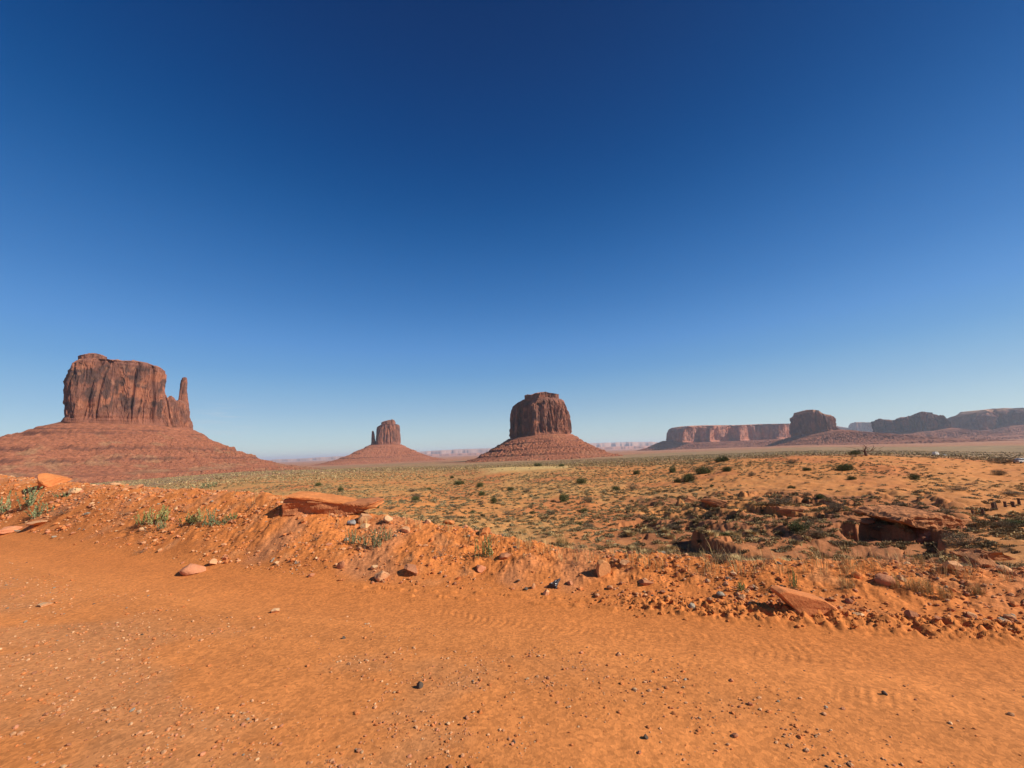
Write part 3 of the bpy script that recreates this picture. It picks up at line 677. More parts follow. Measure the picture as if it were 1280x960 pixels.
# -- big mesa at the right border
fr = Frame(1240, 4700)
r_ = root_for(fr, 'broad_mesa', 'broad mesa at the right border with two dark alcoves under a paler sloping top', 'mesa', 'mesas and cliffs on the right skyline')
base = [(1175, 535), (1206, 536.5), (1237, 538), (1258, 532.5), (1280, 531), (1340, 531)]
plan = polyplan([(-1, 0), (-.9, .5), (-.62, .9), (-.35, .98), (-.22, .98), (-.16, .62), (.0, .6), (.2, .85), (.4, .9), (.7, .6), (1, .5), (1, -1), (-.9, -1)], 800, 9)
add_part('cliff', cliff(fr, [(1180, 523), (1182, 521), (1190, 516.6), (1208, 514.6), (1225, 513), (1240, 511.6), (1254.6, 510.5), (1280, 511), (1340, 513)], base,
         [(1178, 536), (1181, 524), (1186, 519), (1196, 513)], [(1345, 531), (1343, 512)], 620, plan, seed=71, n=900, m=70, flute=40, fw=60, cap_frac=.30, cap_in=.14, flare=.02, varn=.2, strata=5, topcol=np.array([.50, .27, .16])), M['cliff'], r_)
uL, _ = fr.uz(1177, 536); uR, _ = fr.uz(1348, 531)
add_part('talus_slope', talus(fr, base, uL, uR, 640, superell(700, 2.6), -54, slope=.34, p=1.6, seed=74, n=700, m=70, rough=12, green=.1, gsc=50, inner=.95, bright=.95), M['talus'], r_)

# -- low dark ridge on the bench
fr = Frame(1104, 3000)
r_ = root_for(fr, 'rock_ridge', 'low dark rocky ridge on the red bench below the jagged cliffs', 'ridge', 'mesas and cliffs on the right skyline')
base = [(1064, 549), (1130, 551)]
add_part('cliff', cliff(fr, [(1066, 545), (1070, 543), (1082, 543.6), (1090, 542.8), (1098, 544), (1105, 543), (1112, 544), (1118, 542.2), (1121, 543.6), (1123, 547)], base, [(1064, 549), (1066, 543)], [(1125, 550), (1122, 543)], 60, polyplan([(-1, 0), (-.6, .8), (-.3, .4), (0, 1), (.4, .6), (.8, 1), (1, 0), (.5, -1), (-.5, -1)], 300), seed=81, m=30, flute=9, fw=22, cap_in=0, varn=.5, bright=.8), M['cliff'], r_)

# -- horizon ranges
def ridge(pxs, Yf, seed, label_col, name, width=2500, zlow=-110):
    xs = np.linspace(pxs[0][0], pxs[-1][0], 700); ys = np.interp(xs, [a[0] for a in pxs], [a[1] for a in pxs])
    P = np.array([pt(x, y, Yf) for x, y in zip(xs, ys)])
    hgt = P[:, 2] - zlow
    n_ = .05 * np.round(3 * fbm(xs / 9 + seed, 0 * xs, 0, 3)) / 3
    P[:, 2] = zlow + hgt * (1 + n_)
    away = P[:, :2] / np.linalg.norm(P[:, :2], axis=1)[:, None]
    rows = []
    for off, fz in ((-width, 0), (-width * .55, .25), (-width * .4, .35), (-width * .3, .8), (-width * .2, .86), (-width * .12, 1), (width, 1), (width * 1.2, 0)):
        wob = width * .2 * fbm(xs / 14 + seed, 0 * xs + 1, 0, 4)
        o = P.copy(); o[:, :2] += away * (off + wob * (1 if abs(off) < width else 0))[:, None]; o[:, 2] = zlow + (P[:, 2] - zlow) * fz
        rows.append(o)
    Pm = np.array(rows); nr, nc = Pm.shape[:2]
    i, j = np.meshgrid(np.arange(nr - 1), np.arange(nc - 1), indexing='ij')
    Fq = np.stack([i * nc + j, (i + 1) * nc + j, (i + 1) * nc + j + 1, i * nc + j + 1], -1).reshape(-1, 4)
    C = np.tile(np.array(label_col), (nr, nc, 1)) * (1 + .15 * np.array([0, 1, -1, 0, 1, 0, 0, 0]))[:, None, None]
    o = link(name, make_mesh(name, Pm.reshape(-1, 3), Fq, C.reshape(-1, 3), M['far'], False)); o['kind'] = 'structure'
ridge([(-300, 588), (330, 576), (342, 574.3), (380, 573), (400, 571.5), (425, 570.3), (450, 569.4), (475, 570), (490, 568.5), (510, 565.2), (540, 563.6), (575, 561.6), (600, 560.8), (625, 560), (700, 557), (735, 554.2), (760, 553.4), (790, 552.6), (815, 552.4), (835, 554), (900, 553), (1000, 549)], 21000, 3, (.40, .22, .15), 'hills')
ridge([(500, 572), (520, 568.6), (560, 567), (600, 565.8), (640, 565), (700, 562), (750, 558.8), (800, 557.3), (830, 557), (900, 555)], 16000, 8, (.40, .17, .10), 'low_hills', 1500, -80)

# ------------------------------------------------------------------ ROCKS
def ico(sub_=3):
    bm = bmesh.new(); bmesh.ops.create_icosphere(bm, subdivisions=sub_, radius=1)
    V = np.array([v.co[:] for v in bm.verts]); Fc = np.array([[v.index for v in f.verts] for f in bm.faces]); bm.free()
    return V, Fc
ICO3 = ico(4); ICO2 = ico(2); ICO1 = ico(1)
def rock_geo(seed, sub_=ICO3, cuts=9, dims=(1, .8, .6), n1=.08, dlo=.45):
    r = np.random.default_rng(seed); V, Fc = sub_[0].copy(), sub_[1]
    for _ in range(cuts):
        n = r.normal(size=3); n /= np.linalg.norm(n); d = r.uniform(dlo, .85)
        V = V - np.maximum(0, V @ n - d)[:, None] * n
    V = V * (1 + n1 * fbm(V[:, 0] * 1.7 + seed, V[:, 1] * 1.7, V[:, 2] * 1.7, 3))[:, None] + .02 * fbm(V[:, 0] * 7 + seed, V[:, 1] * 7, V[:, 2] * 7, 2)[:, None]
    V = V / np.abs(V).max(0) * np.array(dims)
    return V, Fc
def rock_mesh(name, seed, color, **kw):
    V, Fc = rock_geo(seed, **kw)
    c = np.tile(np.array(color), (len(V), 1)) * (1 + .22 * fbm(V[:, 0] * 3, V[:, 1] * 3, V[:, 2] * 3 + seed, 3))[:, None]
    return make_mesh(name, V, Fc, c, M['rock'], False)
def pxsize(P, px): return px / F_PX * np.linalg.norm(P - np.array([0, 0, HC])) / math.hypot(1, 0) * 1.0
def px_m(x, y, P):      # metres per photo pixel (lateral) at point P
    d = pix_ray(x, y); dep = (P - np.array([0, 0, HC])) @ F0; return dep / F_PX

TAN = (.60, .30, .14); ORR = (.55, .19, .06); GREY = (.30, .24, .17); BRWN = (.42, .17, .08); PINK = (.54, .215, .105); DARK = (.10, .075, .055); CREAM = (.62, .36, .18)
# (x, y_base, width_px, height_px, colour, dims y, tilt, label)
ROCKS = [
 (64, 606, 40, 19, ORR, .8, .12, 'large orange boulder perched on the bank crest below the left butte'),
 (93, 617, 15, 9, CREAM, .8, .1, 'small cream stone on the left bank beside a green sprig'),
 (22, 597, 22, 9, ORR, .8, 0, 'flat orange rock on the bank crest left of the perched boulder'),
 (12, 666, 26, 9, PINK, .9, .1, 'pinkish flat slab half buried at the left foot of the bank'),
 (52, 655, 26, 5, TAN, 1, 0, 'thin tan slab lying below the largest green sprig on the left'),
 (240, 716, 30, 13, PINK, .9, .25, 'pinkish brown slab lying tilted at the roadside on the left'),
 (268, 706, 12, 8, TAN, .8, 0, 'small tan stone behind the tilted pinkish slab at the roadside'),
 (171, 611, 14, 6, TAN, .8, 0, 'tan stone on the bank crest under the left butte'),
 (144, 608, 13, 5, TAN, .9, 0, 'low tan stone on the bank crest right of the perched boulder'),
 (441, 657, 14, 8, (.30, .27, .235), .8, .1, 'rounded blue-grey stone just below the great ledge slab'),
 (455, 652, 20, 12, TAN, .9, .1, 'tan block leaning against the right end of the great ledge slab'),
 (457, 660, 13, 6, CREAM, .9, 0, 'pale cream stone under the tan block below the ledge slab'),
 (485, 653, 12, 9, CREAM, .9, .1, 'cream rock standing right of the great ledge slab'),
 (508, 665, 13, 9, TAN, .9, .1, 'tan cobble on the bank above the group of green sprigs'),
 (560, 656, 17, 9, ORR, .9, .05, 'flat orange rock overhanging a dark gap on the bank crest'),
 (534, 655, 10, 6, TAN, .9, .05, 'small tan block on the bank crest left of the overhanging rock'),
 (478, 724, 19, 14, TAN, .9, .1, 'rounded tan cobble at the foot of the bank'),
 (516, 716, 24, 10, BRWN, .7, .35, 'brown tilted rock with a dry tuft growing on it'),
 (426, 711, 10, 12, BRWN, .5, .5, 'narrow brown rock leaning on the bank left of the rounded cobble'),
 (600, 714, 15, 11, PINK, .8, .2, 'pinkish stone below the green sprig at centre'),
 (631, 699, 17, 8, BRWN, .9, 0, 'brown flat stone right of the green sprig at centre'),
 (606, 668, 16, 12, ORR, .9, 0, 'orange lump on the bank crest above the central sprig'),
 (752, 719, 24, 21, (.62, .27, .10), .7, .25, 'pale orange pointed rock with a black shadow on its left side'),
 (683, 744, 9, 8, TAN, .9, 0, 'small tan cobble alone at the road edge'),
 (667, 736, 6, 7, TAN, .9, 0, 'tiny tan stone beside the blue-black scrap'),
 (712, 731, 9, 5, BRWN, .9, .2, 'small brown stone just right of the blue-black scrap'),
 (806, 731, 22, 7, BRWN, .6, .2, 'long brown rock splinter lying across the bank'),
 (781, 706, 14, 6, TAN, .8, .1, 'tan stone right of the pale pointed rock'),
 (884, 699, 12, 7, ORR, .8, 0, 'orange rock with a dark hollow on the crest beside the bare bush'),
 (866, 761, 11, 7, GREY, .8, 0, 'grey stone at the road edge right of centre'),
 (901, 746, 11, 6, GREY, .9, 0, 'dull grey stone in a cluster below the bare bush'),
 (928, 749, 9, 7, TAN, .9, 0, 'tan stone beside the dull grey stone'),
 (1106, 730, 28, 13, PINK, .8, .1, 'pinkish rounded rock with a hollow side on the right bank'),
 (1071, 722, 12, 10, ORR, .8, .1, 'orange lump left of the hollow pinkish rock'),
 (1190, 712, 26, 12, TAN, .7, .15, 'blocky tan rock on the crest below the rock outcrop'),
 (1256, 716, 20, 10, TAN, .7, .1, 'blocky tan rock on the crest near the right border'),
 (1140, 771, 13, 8, BRWN, .8, .1, 'dark brown stone on the clod row at right'),
 (1214, 772, 12, 7, TAN, .8, .2, 'tan stone standing above the clod row at right'),
 (1072, 770, 14, 5, CREAM, .9, .1, 'cream chip right of the leaning slab'),
 (343, 766, 13, 6, CREAM, .9, 0, 'pale angular chip lying alone on the road at left'),
 (55, 758, 14, 5, CREAM, .9, 0, 'pale sliver of stone on the road at far left'),
 (524, 860, 10, 9, DARK, .9, 0, 'dark grey pebble lying alone in the middle of the road'),
 (774, 820, 7, 5, TAN, .9, 0, 'small tan pebble on the road right of centre'),
 (430, 799, 5, 4, DARK, .9, 0, 'tiny dark pebble on the road above left of the dark grey one'),
 (1106, 869, 6, 5, DARK, .9, 0, 'small black pebble on the road at right'),
 (919, 922, 8, 5, BRWN, .9, 0, 'brown pebble near the lower edge of the road, right of centre'),
 (807, 924, 7, 6, DARK, .9, 0, 'black pebble near the lower edge of the road'),
]
for k_, (x, y, w, h, c, dy, tilt, lab) in enumerate(ROCKS):
    P = hit(x, y - 1); s_ = px_m(x, y, P)
    dims = (w * s_ / 2, w * s_ / 2 * dy, max(h * s_ / 2 * 1.15, w * s_ * .1))
    kind = 'boulder' if w * s_ > .5 else ('pebble' if w * s_ < .07 else 'rock')
    me = rock_mesh(kind, 100 + k_, c, dims=dims, cuts=8 + k_ % 5)
    o = link(kind, me, None, (P[0], P[1] , P[2] + dims[2] * .45), (0, tilt, (k_ * .37) % .6 - .3))
    o['label'] = lab; o['category'] = kind

# crumpled blue-black scrap on the bank
P = hit(693, 733); s_ = px_m(693, 733, P)
V, Fc = rock_geo(77, dims=(11 * s_, 7 * s_, 6 * s_), n1=.5)
V += .25 * 6 * s_ * np.stack([fbm(V[:, 0] * 60, V[:, 1] * 60, V[:, 2] * 60 + i, 3) for i in range(3)], -1)
o = link('crumpled_scrap', make_mesh('scrap', V, Fc, np.tile([.06, .055, .055], (len(V), 1)), M['paint'], False), None, (P[0], P[1], P[2] + 3 * s_), (0, -.3, .3))
prop(o, label='crumpled blue-black scrap lying on the orange bank at centre', category='litter')

# layered ledge slab
def extruded(outline, depth, xp, zp_n=14, seed=0, nz=.03, color=ORR, bev=.03, res=.045, top_slope=0.0, toph=None):
    """outline: closed (u,z) polygon in metres; returns dense flat-shaded mesh arrays, y from 0 (front) to depth"""
    bm = bmesh.new()
    vs_ = [bm.verts.new((u, 0, z)) for u, z in outline]; f = bm.faces.new(vs_)
    r = bmesh.ops.extrude_face_region(bm, geom=[f]); ev = [e for e in r['geom'] if isinstance(e, bmesh.types.BMVert)]
    for v in ev: v.co.y += depth; v.co.z += top_slope * depth
    bmesh.ops.recalc_face_normals(bm, faces=bm.faces)
    bmesh.ops.bevel(bm, geom=[e for e in bm.edges], offset=bev, segments=1, affect='EDGES', clamp_overlap=True)
    bmesh.ops.triangulate(bm, faces=bm.faces)
    for _ in range(7):
        es = [e for e in bm.edges if e.calc_length() > res]
        if not es: break
        bmesh.ops.subdivide_edges(bm, edges=es, cuts=1); bmesh.ops.triangulate(bm, faces=bm.faces)
        if len(bm.verts) > 30000: break
    V = np.array([v.co[:] for v in bm.verts]); Fc = np.array([[v.index for v in f.verts] for f in bm.faces]); bm.free()
    q_ = 1.0
    n3 = np.stack([fbm(V[:, 0] * 2.2 + i * 9 + seed, V[:, 1] * 2.2, V[:, 2] * 5, 4) for i in range(3)], -1)
    stp = np.round(fbm(V[:, 0] * 1.3 + seed, V[:, 1] * 1.3, V[:, 2] * 9, 3) * 5) / 5
    V = V + nz * n3; V[:, 1] -= nz * .9 * stp
    C = np.tile(np.array(color), (len(V), 1)) * (1 + .2 * fbm(V[:, 0] * 2, V[:, 1] * 2, V[:, 2] * 6 + seed, 4))[:, None]
    return V, Fc, C
def place_outline(pix, Yf, ref):
    out = []
    for x, y in pix:
        p = pt(x, y, Yf); out.append((p[0] - ref[0], p[2] - ref[2]))
    return out
YS = float(hit(400, 650)[1]) + .3; print('slab Y', YS)
ref = pt(410, 645, YS)
led = thing('ledge_slab', 'great layered orange rock slab jutting from the bank crest left of centre', 'rock ledge', tuple(ref), (0, 0, 0))
for nm, pix, dp, sl_, colr, nzv, off in (
        ('lower_block', [(351, 646), (354, 624), (395, 625), (404, 641), (392, 646), (380, 647), (366, 645)], .9, .02, (.46, .165, .062), .05, 0),
        ('lower_block', [(385, 627), (466, 629), (459, 637), (440, 643), (415, 648), (404, 649.5), (390, 640)], .9, .02, (.42, .15, .058), .05, -.03),
        ('cap_layer', [(358, 619), (372, 619.5), (385, 621), (408, 624), (430, 628), (452, 632), (471, 632.5), (472, 634.5), (452, 636), (428, 631.5), (408, 628), (385, 625), (362, 622)], .55, .08, (.58, .20, .062), .03, -.05)):
    V, Fc, C = extruded(place_outline(pix, YS, ref), dp, 0, seed=hash(nm) % 7 + len(pix), nz=nzv, color=colr, top_slope=sl_, bev=.02, res=.06)
    V[:, 1] += off
    link(nm, make_mesh(nm, V, Fc, C, M['rock'], False), led)
# leaning slab at the right road edge
YL = float(hit(1014, 770)[1]); print('leaning slab Y', YL)
ref = pt(1012, 768, YL)
V, Fc, C = extruded(place_outline([(978, 741), (986, 738), (1000, 741), (1030, 748), (1045, 757), (1044, 768), (1030, 772), (1006, 772)], YL, ref), .22, 0, seed=5, nz=.012, color=(.56, .19, .062), top_slope=.12, bev=.012, res=.025)
V[:, 2] -= .02
o = link('leaning_slab', make_mesh('leaning_slab', V, Fc, C, M['rock'], False), None, tuple(ref), (R(-8), R(0), R(-6)))
prop(o, label='tilted orange slab with a dark undercut left edge at the right road edge', category='rock slab')
# outcrop with overhanging cap
ref = pt(1150, 690, 22.5)
oc = thing('rock_outcrop', 'red rock outcrop with an overhanging cap and deep shadow beneath, right of the gully', 'rock outcrop', tuple(ref))
V, Fc, C = extruded(place_outline([(1124, 651), (1138, 645), (1182, 643), (1212, 651), (1206, 658), (1182, 661), (1162, 663), (1144, 658)], 22.5, ref), 3.2, 0, seed=9, nz=.12, color=(.48, .19, .075), top_slope=.03, bev=.05, res=.17)
link('cap_slab', make_mesh('cap_slab', V, Fc, C, M['ledge'], False), oc)
V, Fc, C = extruded(place_outline([(1158, 662), (1200, 655), (1216, 672), (1222, 702), (1150, 706), (1156, 690), (1146, 678)], 22.7, ref), 3.0, 0, seed=12, nz=.16, color=(.42, .16, .08), bev=.08, res=.17)
link('rock_body', make_mesh('rock_body', V, Fc, C, M['ledge'], False), oc)
V, Fc, C = extruded(place_outline([(1116, 660), (1160, 656), (1166, 704), (1108, 706), (1106, 685)], 24.0, ref), 1.5, 0, seed=15, nz=.16, color=(.36, .13, .07), bev=.08, res=.2)
V[:, 1] += .9
link('back_wall', make_mesh('back_wall', V, Fc, C, M['ledge'], False), oc)
# scarp rocks in the gully
SC = [(905, 632, 56, 8, 'dark broken rock rim along the top of the gully'), (868, 628, 34, 10, 'short dark rock rim at the left head of the gully'),
      (985, 640, 50, 9, 'thin brown rock shelf under the brown mound of brush'), (1235, 700, 60, 16, 'broken brown rock ledges right of the outcrop'), (1262, 712, 40, 12, 'low brown rock ledges at the right border'), (1080, 655, 46, 10, 'low rock shelf left of the outcrop')]
for k_, (x, y, w, h, lab) in enumerate(SC):
    P = hit(x, y); s_ = px_m(x, y, P)
    V, Fc = rock_geo(300 + k_, dims=(w * s_ / 2, max(w * s_ * .22, .5), h * s_ * .62), cuts=14, n1=.25, dlo=.35)
    V[:, 2] += .12 * np.round(3 * fbm(V[:, 0] * 1.2, V[:, 1] * 1.2, k_, 3)) / 3
    V[:, 0] += .15 * fbm(V[:, 0], V[:, 1], V[:, 2] * 6, 2)
    C = np.tile(np.array([.44, .175, .07]), (len(V), 1)) * (1 + .3 * fbm(V[:, 0] * 1.5, V[:, 1] * 1.5, V[:, 2] * 6, 3))[:, None]
    o = link('rock_shelf', make_mesh('rock_shelf', V, Fc, C, M['ledge'], False), None, (P[0], P[1] + .3, P[2] + h * s_ * .18), (0, .1, math.atan2(-P[0], P[1]) + (k_ % 3 - 1) * .2))
    prop(o, label=lab, category='rock ledge')

# scattered individual stones on the bank
protos = []
for k_ in range(10):
    c = [TAN, ORR, PINK, ORR, BRWN, TAN, ORR, GREY, CREAM, ORR][k_]
    protos.append(rock_mesh('stone', 500 + k_, c, sub_=ICO2, dims=(1, .75, .55), cuts=10))
names_ = ['tan', 'orange', 'pinkish', 'rusty orange', 'brown', 'sandy tan', 'deep orange', 'grey', 'cream', 'dusty orange']
r1 = np.random.default_rng(3); cnt = 0; stones = []
while cnt < 190:
    x = r1.uniform(-5, 1285); yb = np.interp(x, [p[0] for p in edge_px], [p[1] for p in edge_px]); yc = np.interp(x, [p[0] for p in L1], [p[1] for p in L1])
    y = yc + (yb - yc) * r1.beta(1.3, 1.1) + r1.normal() * 2
    P = hit(x, y)
    if P[1] > 20: continue
    s_ = px_m(x, y, P); w = np.clip(r1.lognormal(1.55, .4), 3, 12) * s_ / 2
    if w > .16: w = .16
    k_ = int(r1.integers(10)); cnt += 1
    o = link('stone', protos[k_], None, (P[0], P[1], P[2] + w * .25), (r1.normal() * .3, r1.normal() * .3, r1.uniform(0, 6.28)), (w, w * r1.uniform(.7, 1.1), w * r1.uniform(.6, 1.1)))
    side = 'left' if x < 430 else ('middle' if x < 860 else 'right')
    prop(o, label='small angular %s stone loose on the %s stretch of the orange bank' % (names_[k_], side), category='stone', group='loose stones on the roadside bank')

# gravel and rubble as merged stuff
def scatter_stones(name, pts, sizes, cols, geo, label, cat, flat=.6, seed=0, lift=.25):
    r = np.random.default_rng(seed); V0, F0_ = geo; n = len(pts); nv = len(V0)
    variants = [rock_geo(900 + seed + i, sub_=geo, cuts=6, dims=(1, .8, flat))[0] for i in range(8)]
    vid = r.integers(0, 8, n); Vv = np.array(variants)[vid]
    a = r.uniform(0, 6.28, n); tx_ = r.normal(size=n) * .35
    ca, sa = np.cos(a)[:, None], np.sin(a)[:, None]; ct, st = np.cos(tx_)[:, None], np.sin(tx_)[:, None]
    X, Y, Zz = Vv[..., 0], Vv[..., 1], Vv[..., 2]
    Y, Zz = Y * ct - Zz * st, Y * st + Zz * ct
    X, Y = X * ca - Y * sa, X * sa + Y * ca
    s_ = sizes[:, None]
    V = np.stack([pts[:, 0:1] + X * s_, pts[:, 1:2] + Y * s_, pts[:, 2:3] + Zz * s_ + lift * s_], -1).reshape(-1, 3)
    Fc = (F0_[None] + (np.arange(n) * nv)[:, None, None]).reshape(-1, 3)
    C = np.repeat(cols, nv, 0)
    o = link(name, make_mesh(name, V, Fc, C, M['rock'], False)); prop(o, kind='stuff', label=label, category=cat)
PALC = np.array([TAN, CREAM, ORR, PINK, GREY, BRWN, DARK, (.52, .24, .11)])
def sdist_pt(x, y):
    d2 = (x[:, None] - EX[None, ::3]) ** 2 + (y[:, None] - EY[None, ::3]) ** 2; i = np.argmin(d2, 1) * 3
    i = np.minimum(i, len(EX) - 1)
    return (-(x - EX[i]) * ty[i] + (y - EY[i]) * tx[i])
r1 = np.random.default_rng(8)
N0 = 150000
yy_ = r1.uniform(1.9, 12, N0); xx = r1.uniform(-1.45, 1.45, N0) * yy_ * 1.05
dd = sdist_pt(xx, yy_)
dens = np.clip(fbm(xx * .55, yy_ * .9, 40, 4) * 2.0 + .30 + .35 * smooth(-xx, -1, 4) + .5 * smooth(-yy_, -4, -2.5), .10, 1) * smooth(-dd, .9, 1.9)
clump = np.clip(.45 + 1.6 * fbm(xx * 3, yy_ * 3, 4, 3), 0.05, 1)
kp = r1.uniform(size=N0) < dens * clump * .7
xx, yy_ = xx[kp], yy_[kp]
sz = np.clip(r1.lognormal(-5.15, .55, len(xx)), .0022, .02) * (.8 + .06 * yy_)
ci = r1.choice(8, len(xx), p=[.20, .12, .31, .09, .03, .12, .01, .12])
scatter_stones('road_gravel', np.stack([xx, yy_, G(xx, yy_)], -1), sz, PALC[ci] * r1.uniform(.75, 1.15, (len(xx), 1)), ICO1, 'loose multicoloured gravel strewn over the dirt road', 'gravel', seed=1)
N0 = 165000
yy_ = r1.uniform(2.5, 19, N0); xx = r1.uniform(-1.4, 1.4, N0) * yy_
dd = sdist_pt(xx, yy_); rr_ = np.hypot(xx, yy_); rc_ = np.interp(np.arctan2(xx, yy_), lines[0][0], lines[0][1])
ok = (dd > .02) & (rr_ < rc_ * 1.12)
dens = np.clip(.35 + 1.3 * fbm(xx * .9, yy_ * .9, 14, 3), .04, 1)
kp = ok & (r1.uniform(size=N0) < dens)
xx, yy_ = xx[kp], yy_[kp]
sz = np.clip(r1.lognormal(-4.5, .6, len(xx)), .004, .05) * (.6 + .05 * np.hypot(xx, yy_))
ci = r1.choice(8, len(xx), p=[.13, .04, .46, .08, .02, .12, .005, .145])
scatter_stones('bank_rubble', np.stack([xx, yy_, G(xx, yy_)], -1), sz, PALC[ci] * r1.uniform(.75, 1.12, (len(xx), 1)), ICO1, 'loose orange rubble and clods covering the roadside bank', 'rubble', seed=2, flat=.7)
# clods of the graded row
N0 = 1200; sS = r1.uniform(.3, 8, N0); ex_ = np.interp(sS + s640, arc, EX); ey_ = np.interp(sS + s640, arc, EY); tX = np.interp(sS + s640, arc, tx); tY = np.interp(sS + s640, arc, ty)
off = -.08 + .14 * r1.normal(size=N0); kp = r1.uniform(size=N0) < smooth(sS, .3, 1.6); xx = (ex_ - tY * off)[kp]; yy_ = (ey_ + tX * off)[kp]
sz = np.clip(r1.lognormal(-4.35, .4, len(xx)), .006, .028)
scatter_stones('graded_clods', np.stack([xx, yy_, G(xx, yy_)], -1), sz, np.array([.50, .175, .05]) * r1.uniform(.75, 1.1, (len(xx), 1)), ICO1, 'row of broken dirt clods left by grading along the right road edge', 'clods', seed=3, flat=.8)

# ------------------------------------------------------------------ PLANTS
def leaves(n, seed, shape='dome', rad=(1, 1, 1), leaf=.08, asp=2.2, c1=(.1, .1, .04), c2=(.2, .18, .08), clump=6, up=.3):
    """leaf-sized quads through a crown volume; unit crown radius 1, base z 0..~1"""
    r = np.random.default_rng(seed)
    cc = r.normal(size=(clump, 3)); cc /= np.linalg.norm(cc, axis=1)[:, None]
    cc = cc * (.62 * r.uniform(.5, 1, clump))[:, None]; cc[:, 2] = np.abs(cc[:, 2]) * .8 + .12
    crd = r.uniform(.32, .55, clump)
    k_ = r.integers(0, clump, n); d = r.normal(size=(n, 3)); d /= np.linalg.norm(d, axis=1)[:, None]
    P = cc[k_] + d * (crd[k_] * r.uniform(.25, 1, n) ** .5)[:, None]
    P[:, 2] = np.maximum(P[:, 2], .02); P = P * np.array(rad)
    ax = d + up * np.array([0, 0, 1]) + .6 * r.normal(size=(n, 3)); ax /= np.linalg.norm(ax, axis=1)[:, None]
    b = np.cross(ax, r.normal(size=(n, 3))); b /= np.linalg.norm(b, axis=1)[:, None]
    L = leaf * r.uniform(.6, 1.4, n)[:, None]; Wd = L / asp
    V = np.stack([P - b * Wd * .5, P + b * Wd * .5, P + ax * L + b * Wd * .25, P + ax * L - b * Wd * .25], 1).reshape(-1, 3)
    Fc = np.arange(4 * n).reshape(n, 4)
    t = r.uniform(size=n) * .6 + .4 * (r.uniform(size=clump)[k_])
    C = np.repeat(mix(np.tile(c1, (n, 1)), np.tile(c2, (n, 1)), t), 4, 0)
    return V, Fc, C
def blades(n, seed, spread=.5, h=1.0, w=.03, lean=.35, c1=(.3, .24, .09), c2=(.42, .33, .13), segs=2, tuft=1):
    r = np.random.default_rng(seed)
    a = r.uniform(0, 6.28, n); rr = spread * np.sqrt(r.uniform(size=n))
    if tuft > 1:
        tc_ = r.normal(size=(tuft, 2)) * spread * .6; ti = r.integers(0, tuft, n); B = np.stack([tc_[ti, 0] + .15 * spread * r.normal(size=n), tc_[ti, 1] + .15 * spread * r.normal(size=n), 0 * a], -1)
    else: B = np.stack([rr * np.cos(a), rr * np.sin(a), 0 * a], -1)
    hh = h * r.uniform(.45, 1, n); le = lean * r.uniform(.2, 1.3, n) * hh
    o = np.stack([np.cos(a), np.sin(a), 0 * a], -1); s_ = np.stack([-np.sin(a), np.cos(a), 0 * a], -1)
    M1 = B + o * (le * .35)[:, None] + np.array([0, 0, 1]) * (hh * .6)[:, None]; T_ = B + o * le[:, None] + np.array([0, 0, 1]) * hh[:, None]
    V = np.stack([B - s_ * w / 2, B + s_ * w / 2, M1 + s_ * w * .4, M1 - s_ * w * .4, T_], 1).reshape(-1, 3)
    i = np.arange(n) * 5
    C = np.repeat(mix(np.tile(c1, (n, 1)), np.tile(c2, (n, 1)), r.uniform(size=n)), 5, 0)
    return V, [np.stack([i, i + 1, i + 2, i + 3], -1), np.stack([i + 3, i + 2, i + 4], -1)], C
def join(*gs_):
    Vs, Fl, Cs, off = [], {}, [], 0
    for V, Fc, C in gs_:
        for f in (Fc if isinstance(Fc, list) else [Fc]):
            Fl.setdefault(f.shape[1], []).append(f + off)
        Vs.append(V); Cs.append(C); off += len(V)
    return np.concatenate(Vs), [np.concatenate(v) for v in Fl.values()], np.concatenate(Cs)
def sweep(path, rad, c, ns=6):
    P = np.array(path, float); n = len(P); T_ = np.gradient(P, axis=0); T_ /= np.linalg.norm(T_, axis=1)[:, None] + 1e-9
    ref_ = np.array([.3, .2, .9]); A = np.cross(T_, ref_); A /= np.linalg.norm(A, axis=1)[:, None] + 1e-9; B = np.cross(T_, A)
    an = np.linspace(0, 2 * math.pi, ns, endpoint=False); rad = np.broadcast_to(np.asarray(rad, float), (n,))
    V = (P[:, None] + rad[:, None, None] * (np.cos(an)[None, :, None] * A[:, None] + np.sin(an)[None, :, None] * B[:, None])).reshape(-1, 3)
    caps = np.array([list(range(ns))[::-1], [(n - 1) * ns + i for i in range(ns)]])
    return V, [grid_faces(n, ns), caps], np.tile(np.array(c), (len(V), 1))
def branches(seed, n=8, h=1.0, spread=.9, rad=.03, c=(.16, .11, .075), twigs=3, up=.6, start=0.0, curve=.25):
    r = np.random.default_rng(seed); gs_ = []
    for k_ in range(n):
        a = r.uniform(0, 6.28); ln = r.uniform(.6, 1); e = np.array([math.cos(a) * spread * ln, math.sin(a) * spread * ln, h * ln * r.uniform(up, 1)])
        t = np.linspace(0, 1, 6)[:, None]; side = r.normal(size=3) * curve * .5
        p = t * e + np.sin(t * math.pi) * side * .4 + .03 * r.normal(size=(6, 3)) * t; p[:, 2] = np.maximum(p[:, 2], -.02) + start
        gs_.append(sweep(p, rad * (1 - .8 * t[:, 0]), c, 5))
        for q_ in range(twigs):
            i = r.integers(2, 6); d = r.normal(size=3) * .32; d[2] = abs(d[2]) * .7
            tt = np.linspace(0, 1, 4)[:, None]; gs_.append(sweep(p[i] + tt * d * h * .9 + .02 * r.normal(size=(4, 3)) * tt, rad * .33 * (1 - .7 * tt[:, 0]), c, 3))
    return join(*gs_)
JG1, JG2 = (.052, .062, .022), (.15, .15, .05)
SG1, SG2 = (.13, .125, .065), (.30, .27, .14)
